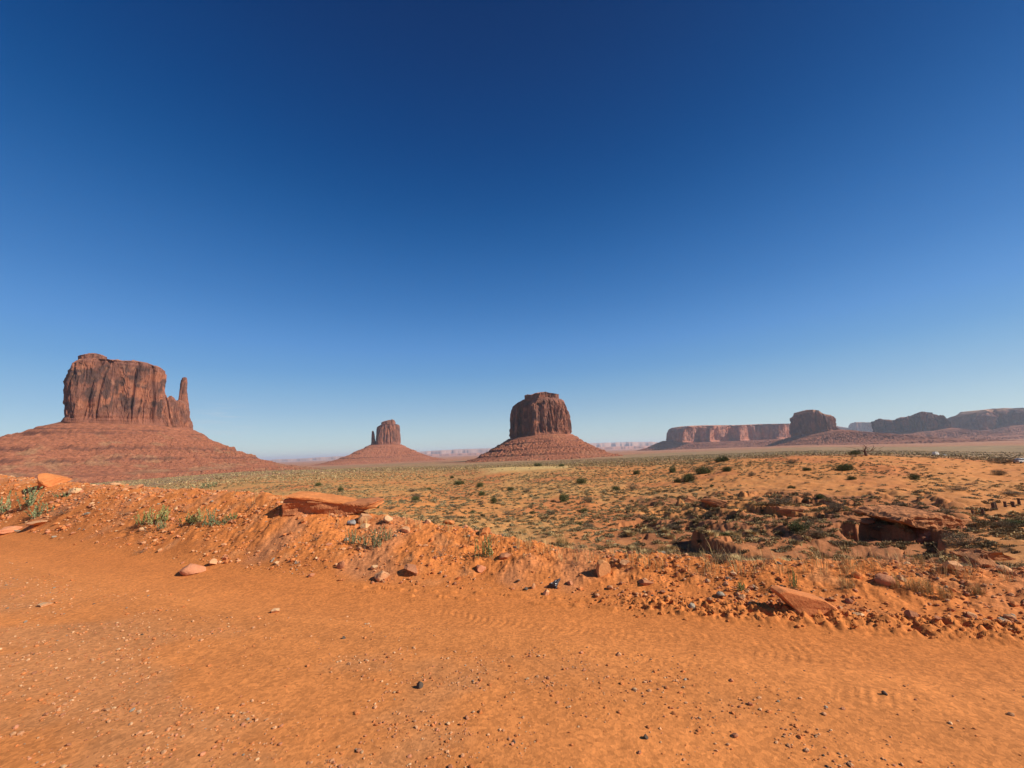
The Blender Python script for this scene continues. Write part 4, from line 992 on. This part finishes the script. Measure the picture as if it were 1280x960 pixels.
def mesh_of(name, g, mat='leaf'): return make_mesh(name, g[0], g[1], g[2], M[mat], False)
jun_leaf = [mesh_of('foliage', leaves(3400, 40 + i, leaf=.075, c1=JG1, c2=JG2, clump=11 + 2 * i, rad=(1, 1, 1.05))) for i in range(4)]
jun_trunk = [mesh_of('trunk', branches(60 + i, 7, h=.75, spread=.6, rad=.05, up=.5), 'wood') for i in range(2)]
brush_leaf = [mesh_of('foliage', leaves(1500, 70 + i, leaf=.085, asp=3.5, c1=(.12, .085, .045), c2=(.26, .19, .10), clump=9, up=.8)) for i in range(2)]
brush_stem = [mesh_of('branches', branches(80 + i, 16, h=1.0, spread=.9, rad=.018, twigs=6, c=(.17, .12, .085)), 'wood') for i in range(3)]

def bush(kind, x, y, w, h, label, i, group=None, cat='bush'):
    P = hit(x, y); s_ = px_m(x, y, P) ; rx = w * s_ / 2 * 1.05; rz = h * s_ * 1.0
    nm = {'juniper': 'juniper_bush', 'brush': 'brown_brush', 'bare': 'bare_bush'}[kind]
    t = thing(nm, label, cat, (P[0], P[1], P[2] - .02), (0, 0, i * 1.3), (rx, rx * .9, rz * .66), group)
    if kind == 'juniper':
        link('foliage', jun_leaf[i % 4], t); link('trunk', jun_trunk[i % 2], t)
    elif kind == 'brush':
        link('foliage', brush_leaf[i % 2], t); link('branches', brush_stem[i % 3], t)
    else:
        link('branches', brush_stem[i % 3], t); link('branches', brush_stem[(i + 1) % 3], t, rot=(0, 0, 2.0), scale=(.85, .85, .9))
        link('dry_leaves', brush_leaf[i % 2], t, scale=(.8, .8, .8))
BUSH = [
 ('juniper', 903, 577, 21, 12, 'dark rounded juniper on the hill crest in front of the long mesa'),
 ('juniper', 880, 592, 26, 14, 'wide dense juniper just below and left of the darkest crest juniper'),
 ('juniper', 909, 589, 14, 11, 'small juniper just right of the wide dense juniper'),
 ('juniper', 863, 602, 24, 15, 'sprawling juniper left of and below the wide dense juniper'),
 ('juniper', 847, 603, 12, 9, 'small dark bush touching the left side of the sprawling juniper'),
 ('juniper', 841, 591, 11, 13, 'narrow upright juniper on the crest left of the wide dense juniper'),
 ('juniper', 796, 593, 12, 10, 'small round juniper standing alone on the flat left of the narrow upright one'),
 ('juniper', 727, 605, 18, 12, 'round dark juniper on the grassy slope below the central butte right side'),
 ('juniper', 705, 626, 19, 16, 'dark juniper casting a black shadow to its left on bare orange sand'),
 ('juniper', 672, 583, 13, 7, 'low dark juniper on the straw-coloured rise under the central butte'),
 ('juniper', 702, 583, 8, 6, 'small dot-like juniper on the right end of the straw-coloured rise'),
 ('juniper', 397, 608, 12, 8, 'small dark juniper behind the left end of the great ledge slab'),
 ('juniper', 426, 614, 10, 10, 'compact bright green bush behind the great ledge slab'),
 ('juniper', 469, 635, 15, 9, 'olive bush rising behind the right tip of the great ledge slab'),
 ('juniper', 519, 626, 15, 10, 'grey-green bush on the flat below the small distant mitten'),
 ('juniper', 536, 613, 8, 6, 'small bush behind the grey-green bush on the flat'),
 ('juniper', 565, 598, 8, 6, 'tiny dark bush on the flat right of the small distant mitten'),
 ('juniper', 574, 606, 17, 9, 'low spreading bush just below the tiny dark bush on the flat'),
 ('juniper', 602, 619, 12, 9, 'dark bush at the foot of the grassy slope left of centre'),
 ('juniper', 617, 629, 10, 12, 'upright olive bush right of the dark bush at the foot of the slope'),
 ('juniper', 590, 642, 8, 7, 'small olive bush behind the bank crest right of the overhanging rock'),
 ('juniper', 638, 613, 11, 7, 'low green bush half way up the grassy slope'),
 ('juniper', 1056, 587, 24, 13, 'lone rounded juniper with a flat shadow on the bare orange dune at right'),
 ('brush', 1251, 579, 36, 12, 'wide dark tangle of brush on the dune crest near the right border'),
 ('brush', 975, 630, 40, 14, 'broad brown-green mound of brush above the gully'),
 ('bare', 1046, 640, 30, 26, 'grey leafless shrub with a crooked trunk above the gully'),
 ('brush', 1077, 642, 26, 15, 'rounded grey-brown brush right of the grey leafless shrub'),
 ('brush', 1124, 633, 19, 9, 'small dark brush on the dune above the rock outcrop'),
 ('brush', 1114, 649, 20, 10, 'dark brush at the left tip of the rock outcrop cap'),
 ('brush', 1204, 682, 42, 24, 'big grey-brown thicket against the right side of the rock outcrop'),
 ('juniper', 1272, 656, 30, 12, 'green low juniper at the right border below the row of posts'),
 ('brush', 1185, 640, 26, 7, 'flat olive brush behind the rock outcrop cap'),
 ('brush', 1007, 619, 16, 8, 'small brown bush on the dune right of the brown-green mound'),
 ('brush', 989, 579, 17, 8, 'brown brush clump on the dune crest under the dark block butte'),
 ('juniper', 1009, 588, 12, 7, 'small green bush on the dune below the brown crest clump'),
 ('brush', 793, 613, 18, 14, 'pale grey brush with a dark base right of the round dark juniper'),
 ('brush', 735, 628, 18, 12, 'yellow-brown brush right of the juniper with the black shadow'),
 ('brush', 735, 660, 20, 12, 'yellowish brush low on the slope behind the bank crest at centre'),
 ('juniper', 770, 613, 14, 10, 'olive bush left of the pale grey brush'),
 ('bare', 902, 704, 34, 28, 'bare twiggy bush on the bank crest in front of the gully'),
 ('bare', 845, 662, 26, 14, 'dry twiggy shrub on the near slope of the gully'),
 ('brush', 1195, 612, 26, 7, 'low dry brush around the fallen branches on the right dune'),
 ('brush', 1259, 617, 36, 6, 'low dark dry brush lying along the right dune near the border'),
]
for i, b_ in enumerate(BUSH): bush(*b_, i)
r9 = np.random.default_rng(91)
for q_ in range(46):
    x = r9.uniform(660, 1275) if q_ > 12 else r9.uniform(480, 700); y = r9.uniform(592, 684) if x > 820 else r9.uniform(594, 664)
    if 1105 < x < 1225 and y > 628: continue
    P = hit(x, y)
    if P[1] < 14: continue
    w = float(np.clip(r9.lognormal(2.35, .3), 6, 19)) * (1 + .5 * (y > 640)); kd_ = 'juniper' if r9.uniform() < .35 else ('brush' if r9.uniform() < .75 else 'bare')
    wh = 'right slope' if x > 900 else ('slope right of centre' if x > 700 else 'flat left of centre')
    bush(kd_, x, y, w, w * r9.uniform(.45, .7), {'juniper': 'olive green rounded bush among low tufts on the ', 'brush': 'grey-brown brushy mound among low tufts on the ', 'bare': 'half bare twiggy bush among low tufts on the '}[kd_] + wh, q_, group='mid-sized bushes of the slope and flat')
# dead juniper on the dune crest
P = hit(1083, 570); s_ = px_m(1083, 570, P)
dj = thing('dead_juniper', 'half-dead juniper with bare forked trunk on the dune crest right of the block butte', 'tree', tuple(P))
W_ = 17 * s_; Hh = 14 * s_
rr2 = np.random.default_rng(4); gs_ = []
def br(p0, p1, r0_, r1_, w=.1, n=7):
    t = np.linspace(0, 1, n)[:, None]; p = np.array(p0) * (1 - t) + np.array(p1) * t + w * np.sin(t * 3.1) * rr2.normal(size=3)
    return sweep(p, r0_ * (1 - t[:, 0]) + r1_ * t[:, 0], (.15, .09, .06), 7)
tp = np.array([-.05, 0, .55]) * Hh
gs_.append(br((0, 0, -.1), tp, .26, .17, .12))
tr_ = join(*gs_); link('trunk', mesh_of('trunk', tr_, 'wood'), dj)
gs_ = [br(tp, (-.1 * W_, .1, Hh * 1.05), .13, .02, .2), br(tp * .8, (.75 * W_, -.2, Hh * .72), .14, .03, .25), br(tp * .6, (-.75 * W_, .3, Hh * .5), .12, .03, .2), br(tp * .3, (-.5 * W_, -.3, Hh * .18), .1, .03, .1), br((.4 * W_, -.1, Hh * .5), (.6 * W_, 0, Hh * .95), .06, .01, .1), br(tp, (.25 * W_, .2, Hh * .95), .08, .01, .15)]
for k_ in range(26):
    a = rr2.uniform(-1, 1) * W_ * .8; b0 = np.array([a, rr2.normal() * .3, Hh * rr2.uniform(.35, .8)]); gs_.append(br(b0, b0 + rr2.normal(size=3) * np.array([.6, .4, .4]), .03, .008, .05, 4))
link('branches', mesh_of('branches', join(*gs_), 'wood'), dj)
lv = leaves(1500, 5, leaf=.11, c1=JG1, c2=(.13, .12, .05), clump=7); lv[0][:] = lv[0] * np.array([W_ * .55, W_ * .35, Hh * .45]) + np.array([-W_ * .75, 0, Hh * .18])
link('foliage', mesh_of('foliage', lv), dj)
# fallen branches
for (x, y, wd, lab, sd_) in ((1205, 606, 30, 'fallen dead branches lying on the right dune', 7), (1040, 646, 26, 'dark fallen log below the grey leafless shrub', 8), (1095, 720, 30, 'dry sticks lying on the bank right of the leaning slab', 9), (915, 722, 32, 'long dry stick lying beside the bare bush on the bank crest', 10)):
    P = hit(x, y); s_ = px_m(x, y, P); g = branches(sd_, 7, h=.35, spread=1.0, rad=.022, twigs=2, up=.1, c=(.20, .14, .10))
    o = link('dead_branch', mesh_of('dead_branch', g, 'wood'), None, P, (0, 0, sd_), (wd * s_ * .5,) * 3); prop(o, label=lab, category='branch')

# sprigs on the bank
GG1, GG2 = (.13, .17, .075), (.30, .31, .15)
def sprig_geo(seed, n=14, c1=GG1, c2=GG2):
    r = np.random.default_rng(seed); gs_ = []
    for k_ in range(n):
        a = r.uniform(0, 6.28); le = r.uniform(.1, .55); hh = r.uniform(.5, 1); b0 = np.array([r.normal() * .28, r.normal() * .22, 0])
        t = np.linspace(0, 1, 6)[:, None]; p = b0 + t * np.array([math.cos(a) * le, math.sin(a) * le, hh]) + .05 * t ** 2 * np.array([math.cos(a), math.sin(a), 0])
        gs_.append(sweep(p, .014 * (1.1 - t[:, 0]), (.24, .22, .12), 3))
        nl = 34; tt = r.uniform(.12, 1, nl)[:, None]; q = b0 + tt * np.array([math.cos(a) * le, math.sin(a) * le, hh]); d = r.normal(size=(nl, 3)); d[:, 2] = np.abs(d[:, 2]) + .5; d /= np.linalg.norm(d, axis=1)[:, None]
        b = np.cross(d, r.normal(size=(nl, 3))); b /= np.linalg.norm(b, axis=1)[:, None]; L = .11 * (1.2 - tt * .6); w_ = .03
        V = np.stack([q, q + d * L * .5 + b * w_, q + d * L, q + d * L * .5 - b * w_], 1).reshape(-1, 3)
        C = np.repeat(mix(np.tile(c1, (nl, 1)), np.tile(c2, (nl, 1)), r.uniform(size=nl)), 4, 0); gs_.append((V, np.arange(4 * nl).reshape(nl, 4), C))
    return join(*gs_)
SPR = [(32, 637, 26, 30, 'g', 'tall grey-green sprig clump on the left bank, largest of all'), (46, 649, 28, 20, 'g', 'grey-green clump in front of the tall sprig on the left bank'), (3, 643, 16, 22, 'g', 'grey-green sprig cut by the left border'),
 (78, 622, 18, 7, 'g', 'flat little sprig on the left bank near the cream stone'), (95, 617, 8, 7, 'g', 'tiny green sprig beside the cream stone'),
 (180, 657, 22, 18, 'y', 'yellow-green sprig with a second taller one beside it on the left bank'), (199, 655, 18, 24, 'y', 'taller yellow-green sprig right of its twin on the left bank'), (203, 662, 9, 12, 'g', 'dark narrow sprig in front of the yellow-green twins'), (185, 666, 20, 7, 'd', 'dark flat weed at the foot of the yellow-green twins'),
 (238, 656, 24, 15, 'y', 'left branch of the wide low yellow-green clump above the tilted slab'), (249, 655, 11, 22, 'y', 'upright sprig at the middle of the wide low clump'), (262, 658, 18, 22, 'g', 'grey-green sprig at the heart of the wide low clump'), (277, 657, 20, 10, 'g', 'low sprig right of the heart of the wide clump'), (290, 650, 16, 9, 'y', 'rightmost sprig of the wide low clump'),
 (441, 681, 20, 19, 'g', 'leftmost sprig of the green group below the ledge slab'), (456, 684, 11, 17, 'g', 'second slim sprig of the green group below the ledge slab'), (471, 685, 16, 27, 'g', 'tallest sprig of the green group below the ledge slab'), (484, 677, 14, 19, 'g', 'rightmost sprig of the green group below the ledge slab'),
 (607, 699, 22, 30, 'y', 'bushy yellow-green sprig alone on the bank crest at centre'), (420, 662, 8, 13, 'd', 'thin dry sprig below the middle of the ledge slab'),
 (551, 697, 22, 18, 'd', 'dry brown tuft on the bank left of the central sprig'), (514, 703, 15, 15, 'd', 'dry tuft growing on the brown tilted rock'), (396, 676, 18, 12, 'd', 'dry twiggy tuft below the left part of the ledge slab'), (319, 666, 9, 5, 'd', 'tiny dark weed on the bare bank right of the wide clump'),
 (232, 642, 14, 11, 'd', 'dry twigs on the bank above the wide low clump'), (311, 638, 14, 12, 'd', 'dry twigs on the bank left of the ledge slab'), (155, 646, 20, 10, 'd', 'dry twigs on the bank left of the yellow-green twins'), (175, 693, 18, 7, 'd', 'dark dry weed at the foot of the left bank'), (80, 643, 34, 12, 'd', 'brown dry weeds right of the tall left sprig'),
 (258, 611, 20, 7, 'g', 'green weed patch on the bank crest under the left butte'), (704, 682, 26, 14, 's', 'pale dry grass tuft on the bank crest right of centre'), (725, 691, 22, 14, 'd', 'brown weed on the crest above the pale pointed rock'), (720, 708, 16, 10, 'd', 'brown weed left of the pale pointed rock'),
 (992, 737, 12, 30, 'y', 'tall thin yellow-green stalk above the leaning slab'), (926, 738, 14, 12, 'y', 'small yellow-green tuft at the end of the dry stick'), (1057, 735, 30, 16, 's', 'dry grass tuft left of the hollow pinkish rock'),
 (1130, 736, 34, 20, 's', 'wide dry grass mat right of the hollow pinkish rock, left half'), (1160, 742, 36, 22, 's', 'wide dry grass mat on the right bank, middle'), (1180, 746, 22, 20, 's', 'greenish dry grass at the right end of the wide mat'),
 (1223, 744, 26, 18, 's', 'dry grass tuft on the right bank near the border'), (1106, 708, 22, 18, 'd', 'brown weed tuft on the crest left of the outcrop'), (1215, 716, 24, 16, 'd', 'brown weed tuft on the crest right of the outcrop'), (962, 706, 20, 14, 'd', 'brown weed on the crest below the gully'), (1148, 705, 24, 14, 's', 'dry grass in front of the outcrop shadow'), (830, 690, 20, 12, 's', 'dry grass tuft on the crest left of the bare bush'), (655, 668, 14, 9, 's', 'pale grass tuft on the crest right of the central sprig')]
cs = {'g': (GG1, GG2), 'y': ((.20, .21, .07), (.40, .37, .12)), 'd': ((.16, .10, .055), (.33, .20, .10)), 's': ((.34, .22, .09), (.55, .36, .14))}
for i, (x, y, w, h, kd, lab) in enumerate(SPR):
    P = hit(x, y - 1); s_ = px_m(x, y, P)
    if kd in 'gy': g = sprig_geo(200 + i, 15, *cs[kd]); nm, ct_ = 'green_sprig', 'weed'
    elif kd == 'd': g = join(branches(220 + i, 12, 1, .8, .014, (.22, .14, .09), 5), leaves(160, i, leaf=.09, asp=3, c1=cs['d'][0], c2=cs['d'][1])); nm, ct_ = 'dry_weed', 'weed'
    else: g = blades(260, 240 + i, .6, 1.0, .016, .7, *cs['s'], tuft=9); nm, ct_ = 'dry_grass_tuft', 'grass tuft'
    wd = np.ptp(g[0][:, 0]); ht = g[0][:, 2].max()
    o = link(nm, mesh_of(nm, g), None, (P[0], P[1], P[2] - .01), (0, 0, 0), (w * s_ / wd * 1.1, w * s_ / wd * 1.0, h * s_ / ht)); prop(o, label=lab, category=ct_)
# thin straws along the crest
r1 = np.random.default_rng(31); gs_ = []
for k_ in range(230):
    x = r1.uniform(620, 1280) if r1.uniform() < .8 else r1.uniform(100, 620); yc = np.interp(x, [p[0] for p in L1], [p[1] for p in L1])
    P = hit(x, yc + r1.uniform(2, 22)); 
    if P[1] > 18: continue
    V, Fl, C = blades(int(r1.integers(3, 9)), k_, .05, r1.uniform(.12, .38), .004, .5, (.45, .28, .11), (.62, .43, .18)); V = V + P; gs_.append((V, Fl, C))
o = link('dry_straws', mesh_of('dry_straws', join(*gs_))); prop(o, kind='stuff', label='sparse dry grass straws along the bank crest', category='grass')

# scattered tufts on the plain
r1 = np.random.default_rng(77)
def scatter(n, r0_, r1_, seed):
    r = np.random.default_rng(seed); a = np.deg2rad(r.uniform(-56, 56, n)); rr = np.sqrt(r.uniform(r0_ ** 2, r1_ ** 2, n)); return np.sin(a) * rr, np.cos(a) * rr
cands = []
for n, a0, a1, lo, hi in ((9000, 8, 45, .22, .6), (16000, 45, 110, .32, .85), (34000, 110, 320, .45, 1.2), (42000, 320, 1000, .8, 2.4)):
    x, y = scatter(n, a0, a1, n)
    rr = np.hypot(x, y); az = np.arctan2(x, y); rc_ = np.interp(az, lines[0][0], lines[0][1])
    r = np.random.default_rng(n + 1)
    cl_ = fbm(x * .05, y * .05, 60, 3) + .5 * fbm(x * .3, y * .3, 61, 2)
    gulm = smooth(az, R(10), R(20)) * (1 - smooth(rr, 38, 55))
    dn = np.clip(.55 + .3 * smooth(az, R(-2), R(6)) * (1 - smooth(az, R(24), R(30))) + 1.3 * cl_ + .55 * gulm - .33 * smooth(az, R(28), R(40)) * smooth(rr, 36, 50) * (1 - smooth(rr, 90, 140)), .06, 1)
    sz = np.exp(r.uniform(math.log(lo), math.log(hi), n)) * (1 + .15 * gulm) * (1 - .12 * smooth(az, R(22), R(34)) * smooth(rr, 40, 60) * (1 - smooth(rr, 100, 160)))
    ok = (rr > rc_ * 1.25) & (r.uniform(size=n) < dn) & vis(x, y, sz * .6)
    # keep the straw rise open
    ok &= ~((az > R(-5)) & (az < R(7.5)) & (rr > 125) & (rr < 260) & (r.uniform(size=n) < .93))
    cands.append(np.stack([x, y, sz, r.uniform(size=n), gulm, rr], -1)[ok])
cands = np.concatenate(cands)
kindr = cands[:, 3] + .25 * fbm(cands[:, 0] * .04, cands[:, 1] * .04, 71, 2)
kindr = kindr + .3 * cands[:, 4]
kind = np.where(kindr < .33, 0, np.where(kindr < .62, 1, 2))    # 0 sage, 1 yellow grass, 2 dark scrub
big = np.argsort(-cands[:, 2] / cands[:, 5])
ind = big[:250]; rest = big[250:]
KC = [((.21, .16, .08), (.38, .30, .155)), ((.36, .25, .10), (.56, .39, .18)), ((.14, .10, .045), (.32, .22, .10))]
def tuft_geo(kd, seed, n):
    c1, c2 = KC[kd]
    if kd == 1: return join(blades(n, seed, .75, .75, .05, .5, c1, c2), leaves(n // 3, seed, leaf=.14, asp=4, c1=c1, c2=c2, rad=(.9, .9, .45)))
    return leaves(n, seed, leaf=.13, asp=2.6, c1=c1, c2=c2, clump=7, rad=(1, 1, .62))
tp_ = [[mesh_of('tuft', tuft_geo(kd, 400 + 10 * kd + v, 420)) for v in range(3)] for kd in range(3)]
nmk = ['sagebrush_tuft', 'grass_tuft', 'scrub_tuft']
lbk = ['low grey-green sagebrush tuft', 'yellow dry grass tuft', 'low dark brown scrub tuft']
r1 = np.random.default_rng(5)
for i in ind:
    x, y, sz, _, gm, rr = cands[i]; kd = int(kind[i]); z = float(G(x, y)); az = math.degrees(math.atan2(x, y))
    where = 'on the near slope of the gully' if (gm > .5) else ('on the grassy flat beyond the bank at left' if az < -8 else ('on the slope behind the bank at centre' if az < 12 else 'on the dune at right'))
    o = link(nmk[kd], tp_[kd][int(r1.integers(3))], None, (x, y, z - .02), (0, 0, r1.uniform(0, 6.28)), (sz / 2 * r1.uniform(.9, 1.3), sz / 2 * r1.uniform(.9, 1.2), sz * .5 * r1.uniform(.8, 1.3)))
    prop(o, label='%s %s' % (lbk[kd], where), category='shrub' if kd != 1 else 'grass tuft', group='tufts scattered over the desert')
def merged_tufts(name, idx, nlf, label, seed, lsc=1.0):
    gs_ = []; r = np.random.default_rng(seed)
    for kd in range(3):
        sel = idx[kind[idx] == kd]
        if not len(sel): continue
        for v in range(3):
            s2 = sel[v::3]
            if not len(s2): continue
            c1, c2 = KC[kd]
            V0, F_, C0 = leaves(nlf, 700 + kd * 5 + v, leaf=.5 * lsc if nlf < 20 else .20 * lsc, asp=1.5, c1=c1, c2=c2, clump=5, rad=(1, 1, .6))
            n = len(s2); x, y, sz = cands[s2, 0], cands[s2, 1], cands[s2, 2]; a = r.uniform(0, 6.28, n); ca, sa = np.cos(a)[:, None], np.sin(a)[:, None]
            sx = (sz / 2 * r.uniform(.8, 1.3, n))[:, None]; X = (V0[:, 0] * ca - V0[:, 1] * sa) * sx + x[:, None]; Yv = (V0[:, 0] * sa + V0[:, 1] * ca) * sx + y[:, None]
            Zv = V0[:, 2] * (sz / 2 * r.uniform(.8, 1.2, n))[:, None] + G(x, y)[:, None] - .02
            gs_.append((np.stack([X, Yv, Zv], -1).reshape(-1, 3), (F_[None] + (np.arange(n) * len(V0))[:, None, None]).reshape(-1, 4), np.tile(C0, (n, 1)) * np.repeat(r.uniform(.75, 1.25, n), len(V0))[:, None]))
    V, Fl, C = join(*gs_)
    o = link(name, make_mesh(name, V, Fl, C, M['leaf'], False)); prop(o, kind='stuff', label=label, category='ground cover')
rd = cands[rest, 5]
merged_tufts('ground_cover', rest[rd < 60], 190, 'mixed low tufts of sage and dry grass over the near desert', 1)
merged_tufts('ground_cover', rest[(rd >= 60) & (rd < 160)], 70, 'mixed low tufts of sage and dry grass over the middle desert', 2, 1.2)
merged_tufts('ground_cover', rest[rd >= 160], 9, 'far speckle of sage and juniper over the plain', 3, 1.5)

# ------------------------------------------------------------------ POSTS
PST = [(1216, 643, 5), (1229, 643, 7), (1242, 637, 8), (1246, 636, 8), (1257, 634, 7), (1266, 632, 5), (1267.5, 634, 7), (1274, 631, 8)]
PL = ['short wooden post at the left end of the post row', 'second wooden post from the left of the row', 'left post of the close pair in the row', 'right post of the close pair in the row', 'wooden post right of the close pair', 'short stub post left of the last two', 'wooden post next to last in the row', 'tall wooden post nearest the right border']
for (x, y, h), lab in zip(PST, PL):
    P = hit(x, y); s_ = px_m(x, y, P); hh = h * s_; r = np.random.default_rng(int(x))
    t = np.linspace(0, 1, 6)[:, None]; g = sweep(np.array([[0, 0, -.15]]) * (1 - t) + np.array([[r.normal() * .04, 0, hh]]) * t, (.10 + .02 * r.normal(size=6)) * (1 - .2 * t[:, 0]), (.12, .07, .045), 8)
    o = link('wooden_post', mesh_of('wooden_post', g, 'wood'), None, P); prop(o, label=lab, category='post', group='row of short posts on the right dune')

# ------------------------------------------------------------------ VEHICLES far behind the dune
def bevbox(cx, cy, cz, sx, sy, sz, bev, c, taper=0.0, shift=0.0):
    bm = bmesh.new(); bmesh.ops.create_cube(bm, size=1)
    for v in bm.verts:
        k2 = 1 - taper * (v.co.z > 0); v.co = Vector((v.co.x * sx * k2 + cx + shift * (v.co.z > 0), v.co.y * sy * (1 - taper * .5 * (v.co.z > 0)) + cy, v.co.z * sz + cz))
    bmesh.ops.bevel(bm, geom=list(bm.edges), offset=bev, segments=2, affect='EDGES')
    bmesh.ops.triangulate(bm, faces=bm.faces)
    V = np.array([v.co[:] for v in bm.verts]); Fc = np.array([[v.index for v in f.verts] for f in bm.faces]); bm.free()
    return V, Fc, np.tile(np.array(c), (len(V), 1))
def wheel(x, y):
    a = np.linspace(0, 2 * math.pi, 18, endpoint=False); gs_ = []
    P = [(x, y - .12, .38), (x, y + .12, .38)]
    V = np.concatenate([np.stack([x + r_w * np.cos(a), np.full(18, yy), .38 + r_w * np.sin(a)], -1) for yy, r_w in ((y - .12, .32), (y - .10, .38), (y + .10, .38), (y + .12, .32))])
    return V, [grid_faces(4, 18), np.array([list(range(18)), list(range(54, 72))[::-1]])], np.tile([.03, .03, .03], (72, 1))
def vehicle(x, y, Lpx, lab, kindv, rot):
    P = hit(x, y); s_ = px_m(x, y, P); t = thing('camper_van' if kindv == 'van' else 'parked_car', lab, 'van' if kindv == 'van' else 'car', tuple(P), (0, 0, rot))
    sc_ = 1.0; print('vehicle at', P, 'len', Lpx * s_)
    sc_ = max(.55, min(1.3, Lpx * s_ / 5.0)); t.scale = (sc_,) * 3
    Wc = (.62, .57, .50); G_ = (.03, .035, .04)
    if kindv == 'van':
        link('body', mesh_of('body', join(bevbox(-.3, 0, 1.55, 4.6, 2.0, 2.2, .12, Wc), bevbox(2.4, 0, 1.0, 1.4, 1.9, 1.1, .15, Wc)), 'paint'), t)
        link('windscreen', mesh_of('windscreen', bevbox(2.25, 0, 1.85, .9, 1.8, .7, .1, G_, .3, -.15), 'paint'), t)
        for sy in (-1.01, 1.01): link('side_window', mesh_of('side_window', bevbox(-.4, sy, 1.9, 2.2, .03, .6, .01, G_), 'paint'), t)
    else:
        link('body', mesh_of('body', bevbox(0, 0, .75, 4.4, 1.8, .75, .14, Wc), 'paint'), t)
        cb = link('cabin', mesh_of('cabin', bevbox(-.2, 0, 1.35, 2.6, 1.65, .6, .1, Wc, .22), 'paint'), t)
        link('side_window', mesh_of('side_window', bevbox(-.2, 0, 1.33, 2.35, 1.70, .36, .03, G_, .12), 'paint'), cb)
    for wx in (-1.45, 1.5):
        for wy in (-.85, .85): link('wheel', mesh_of('wheel', wheel(wx, wy), 'paint'), t)
vehicle(1170, 569.2, 8, 'white camper van parked on the plain behind the right dune', 'van', .4)
vehicle(1181, 569.8, 5, 'small white car parked just right of the camper van', 'car', .2)
vehicle(1277, 579, 7, 'white car at the right border behind the dune crest', 'car', .1)

# ------------------------------------------------------------------ HAZE
def haze():
    g = bevbox(0, 0, 0, 1, 1, 1, .0001, (1, 1, 1))
    bm = bmesh.new(); bmesh.ops.create_cube(bm, size=1); me = bpy.data.meshes.new('haze'); bm.to_mesh(me); bm.free()
    o = link('haze', me, None, (0, 0, (430 - 125) / 2), (0, 0, 0), (146000, 146000, 555)); o['kind'] = 'stuff'
    m = bpy.data.materials.new('haze_air'); m.use_nodes = True; n = m.node_tree.nodes; n.clear()
    pv = n.new('ShaderNodeVolumePrincipled'); pv.inputs['Density'].default_value = HAZE_D; pv.inputs['Color'].default_value = (.70, .84, 1.0, 1); pv.inputs['Anisotropy'].default_value = 0.2
    ou = n.new('ShaderNodeOutputMaterial'); m.node_tree.links.new(pv.outputs[0], ou.inputs['Volume']); me.materials.append(m)
HAZE_D = 3.3e-5
haze()
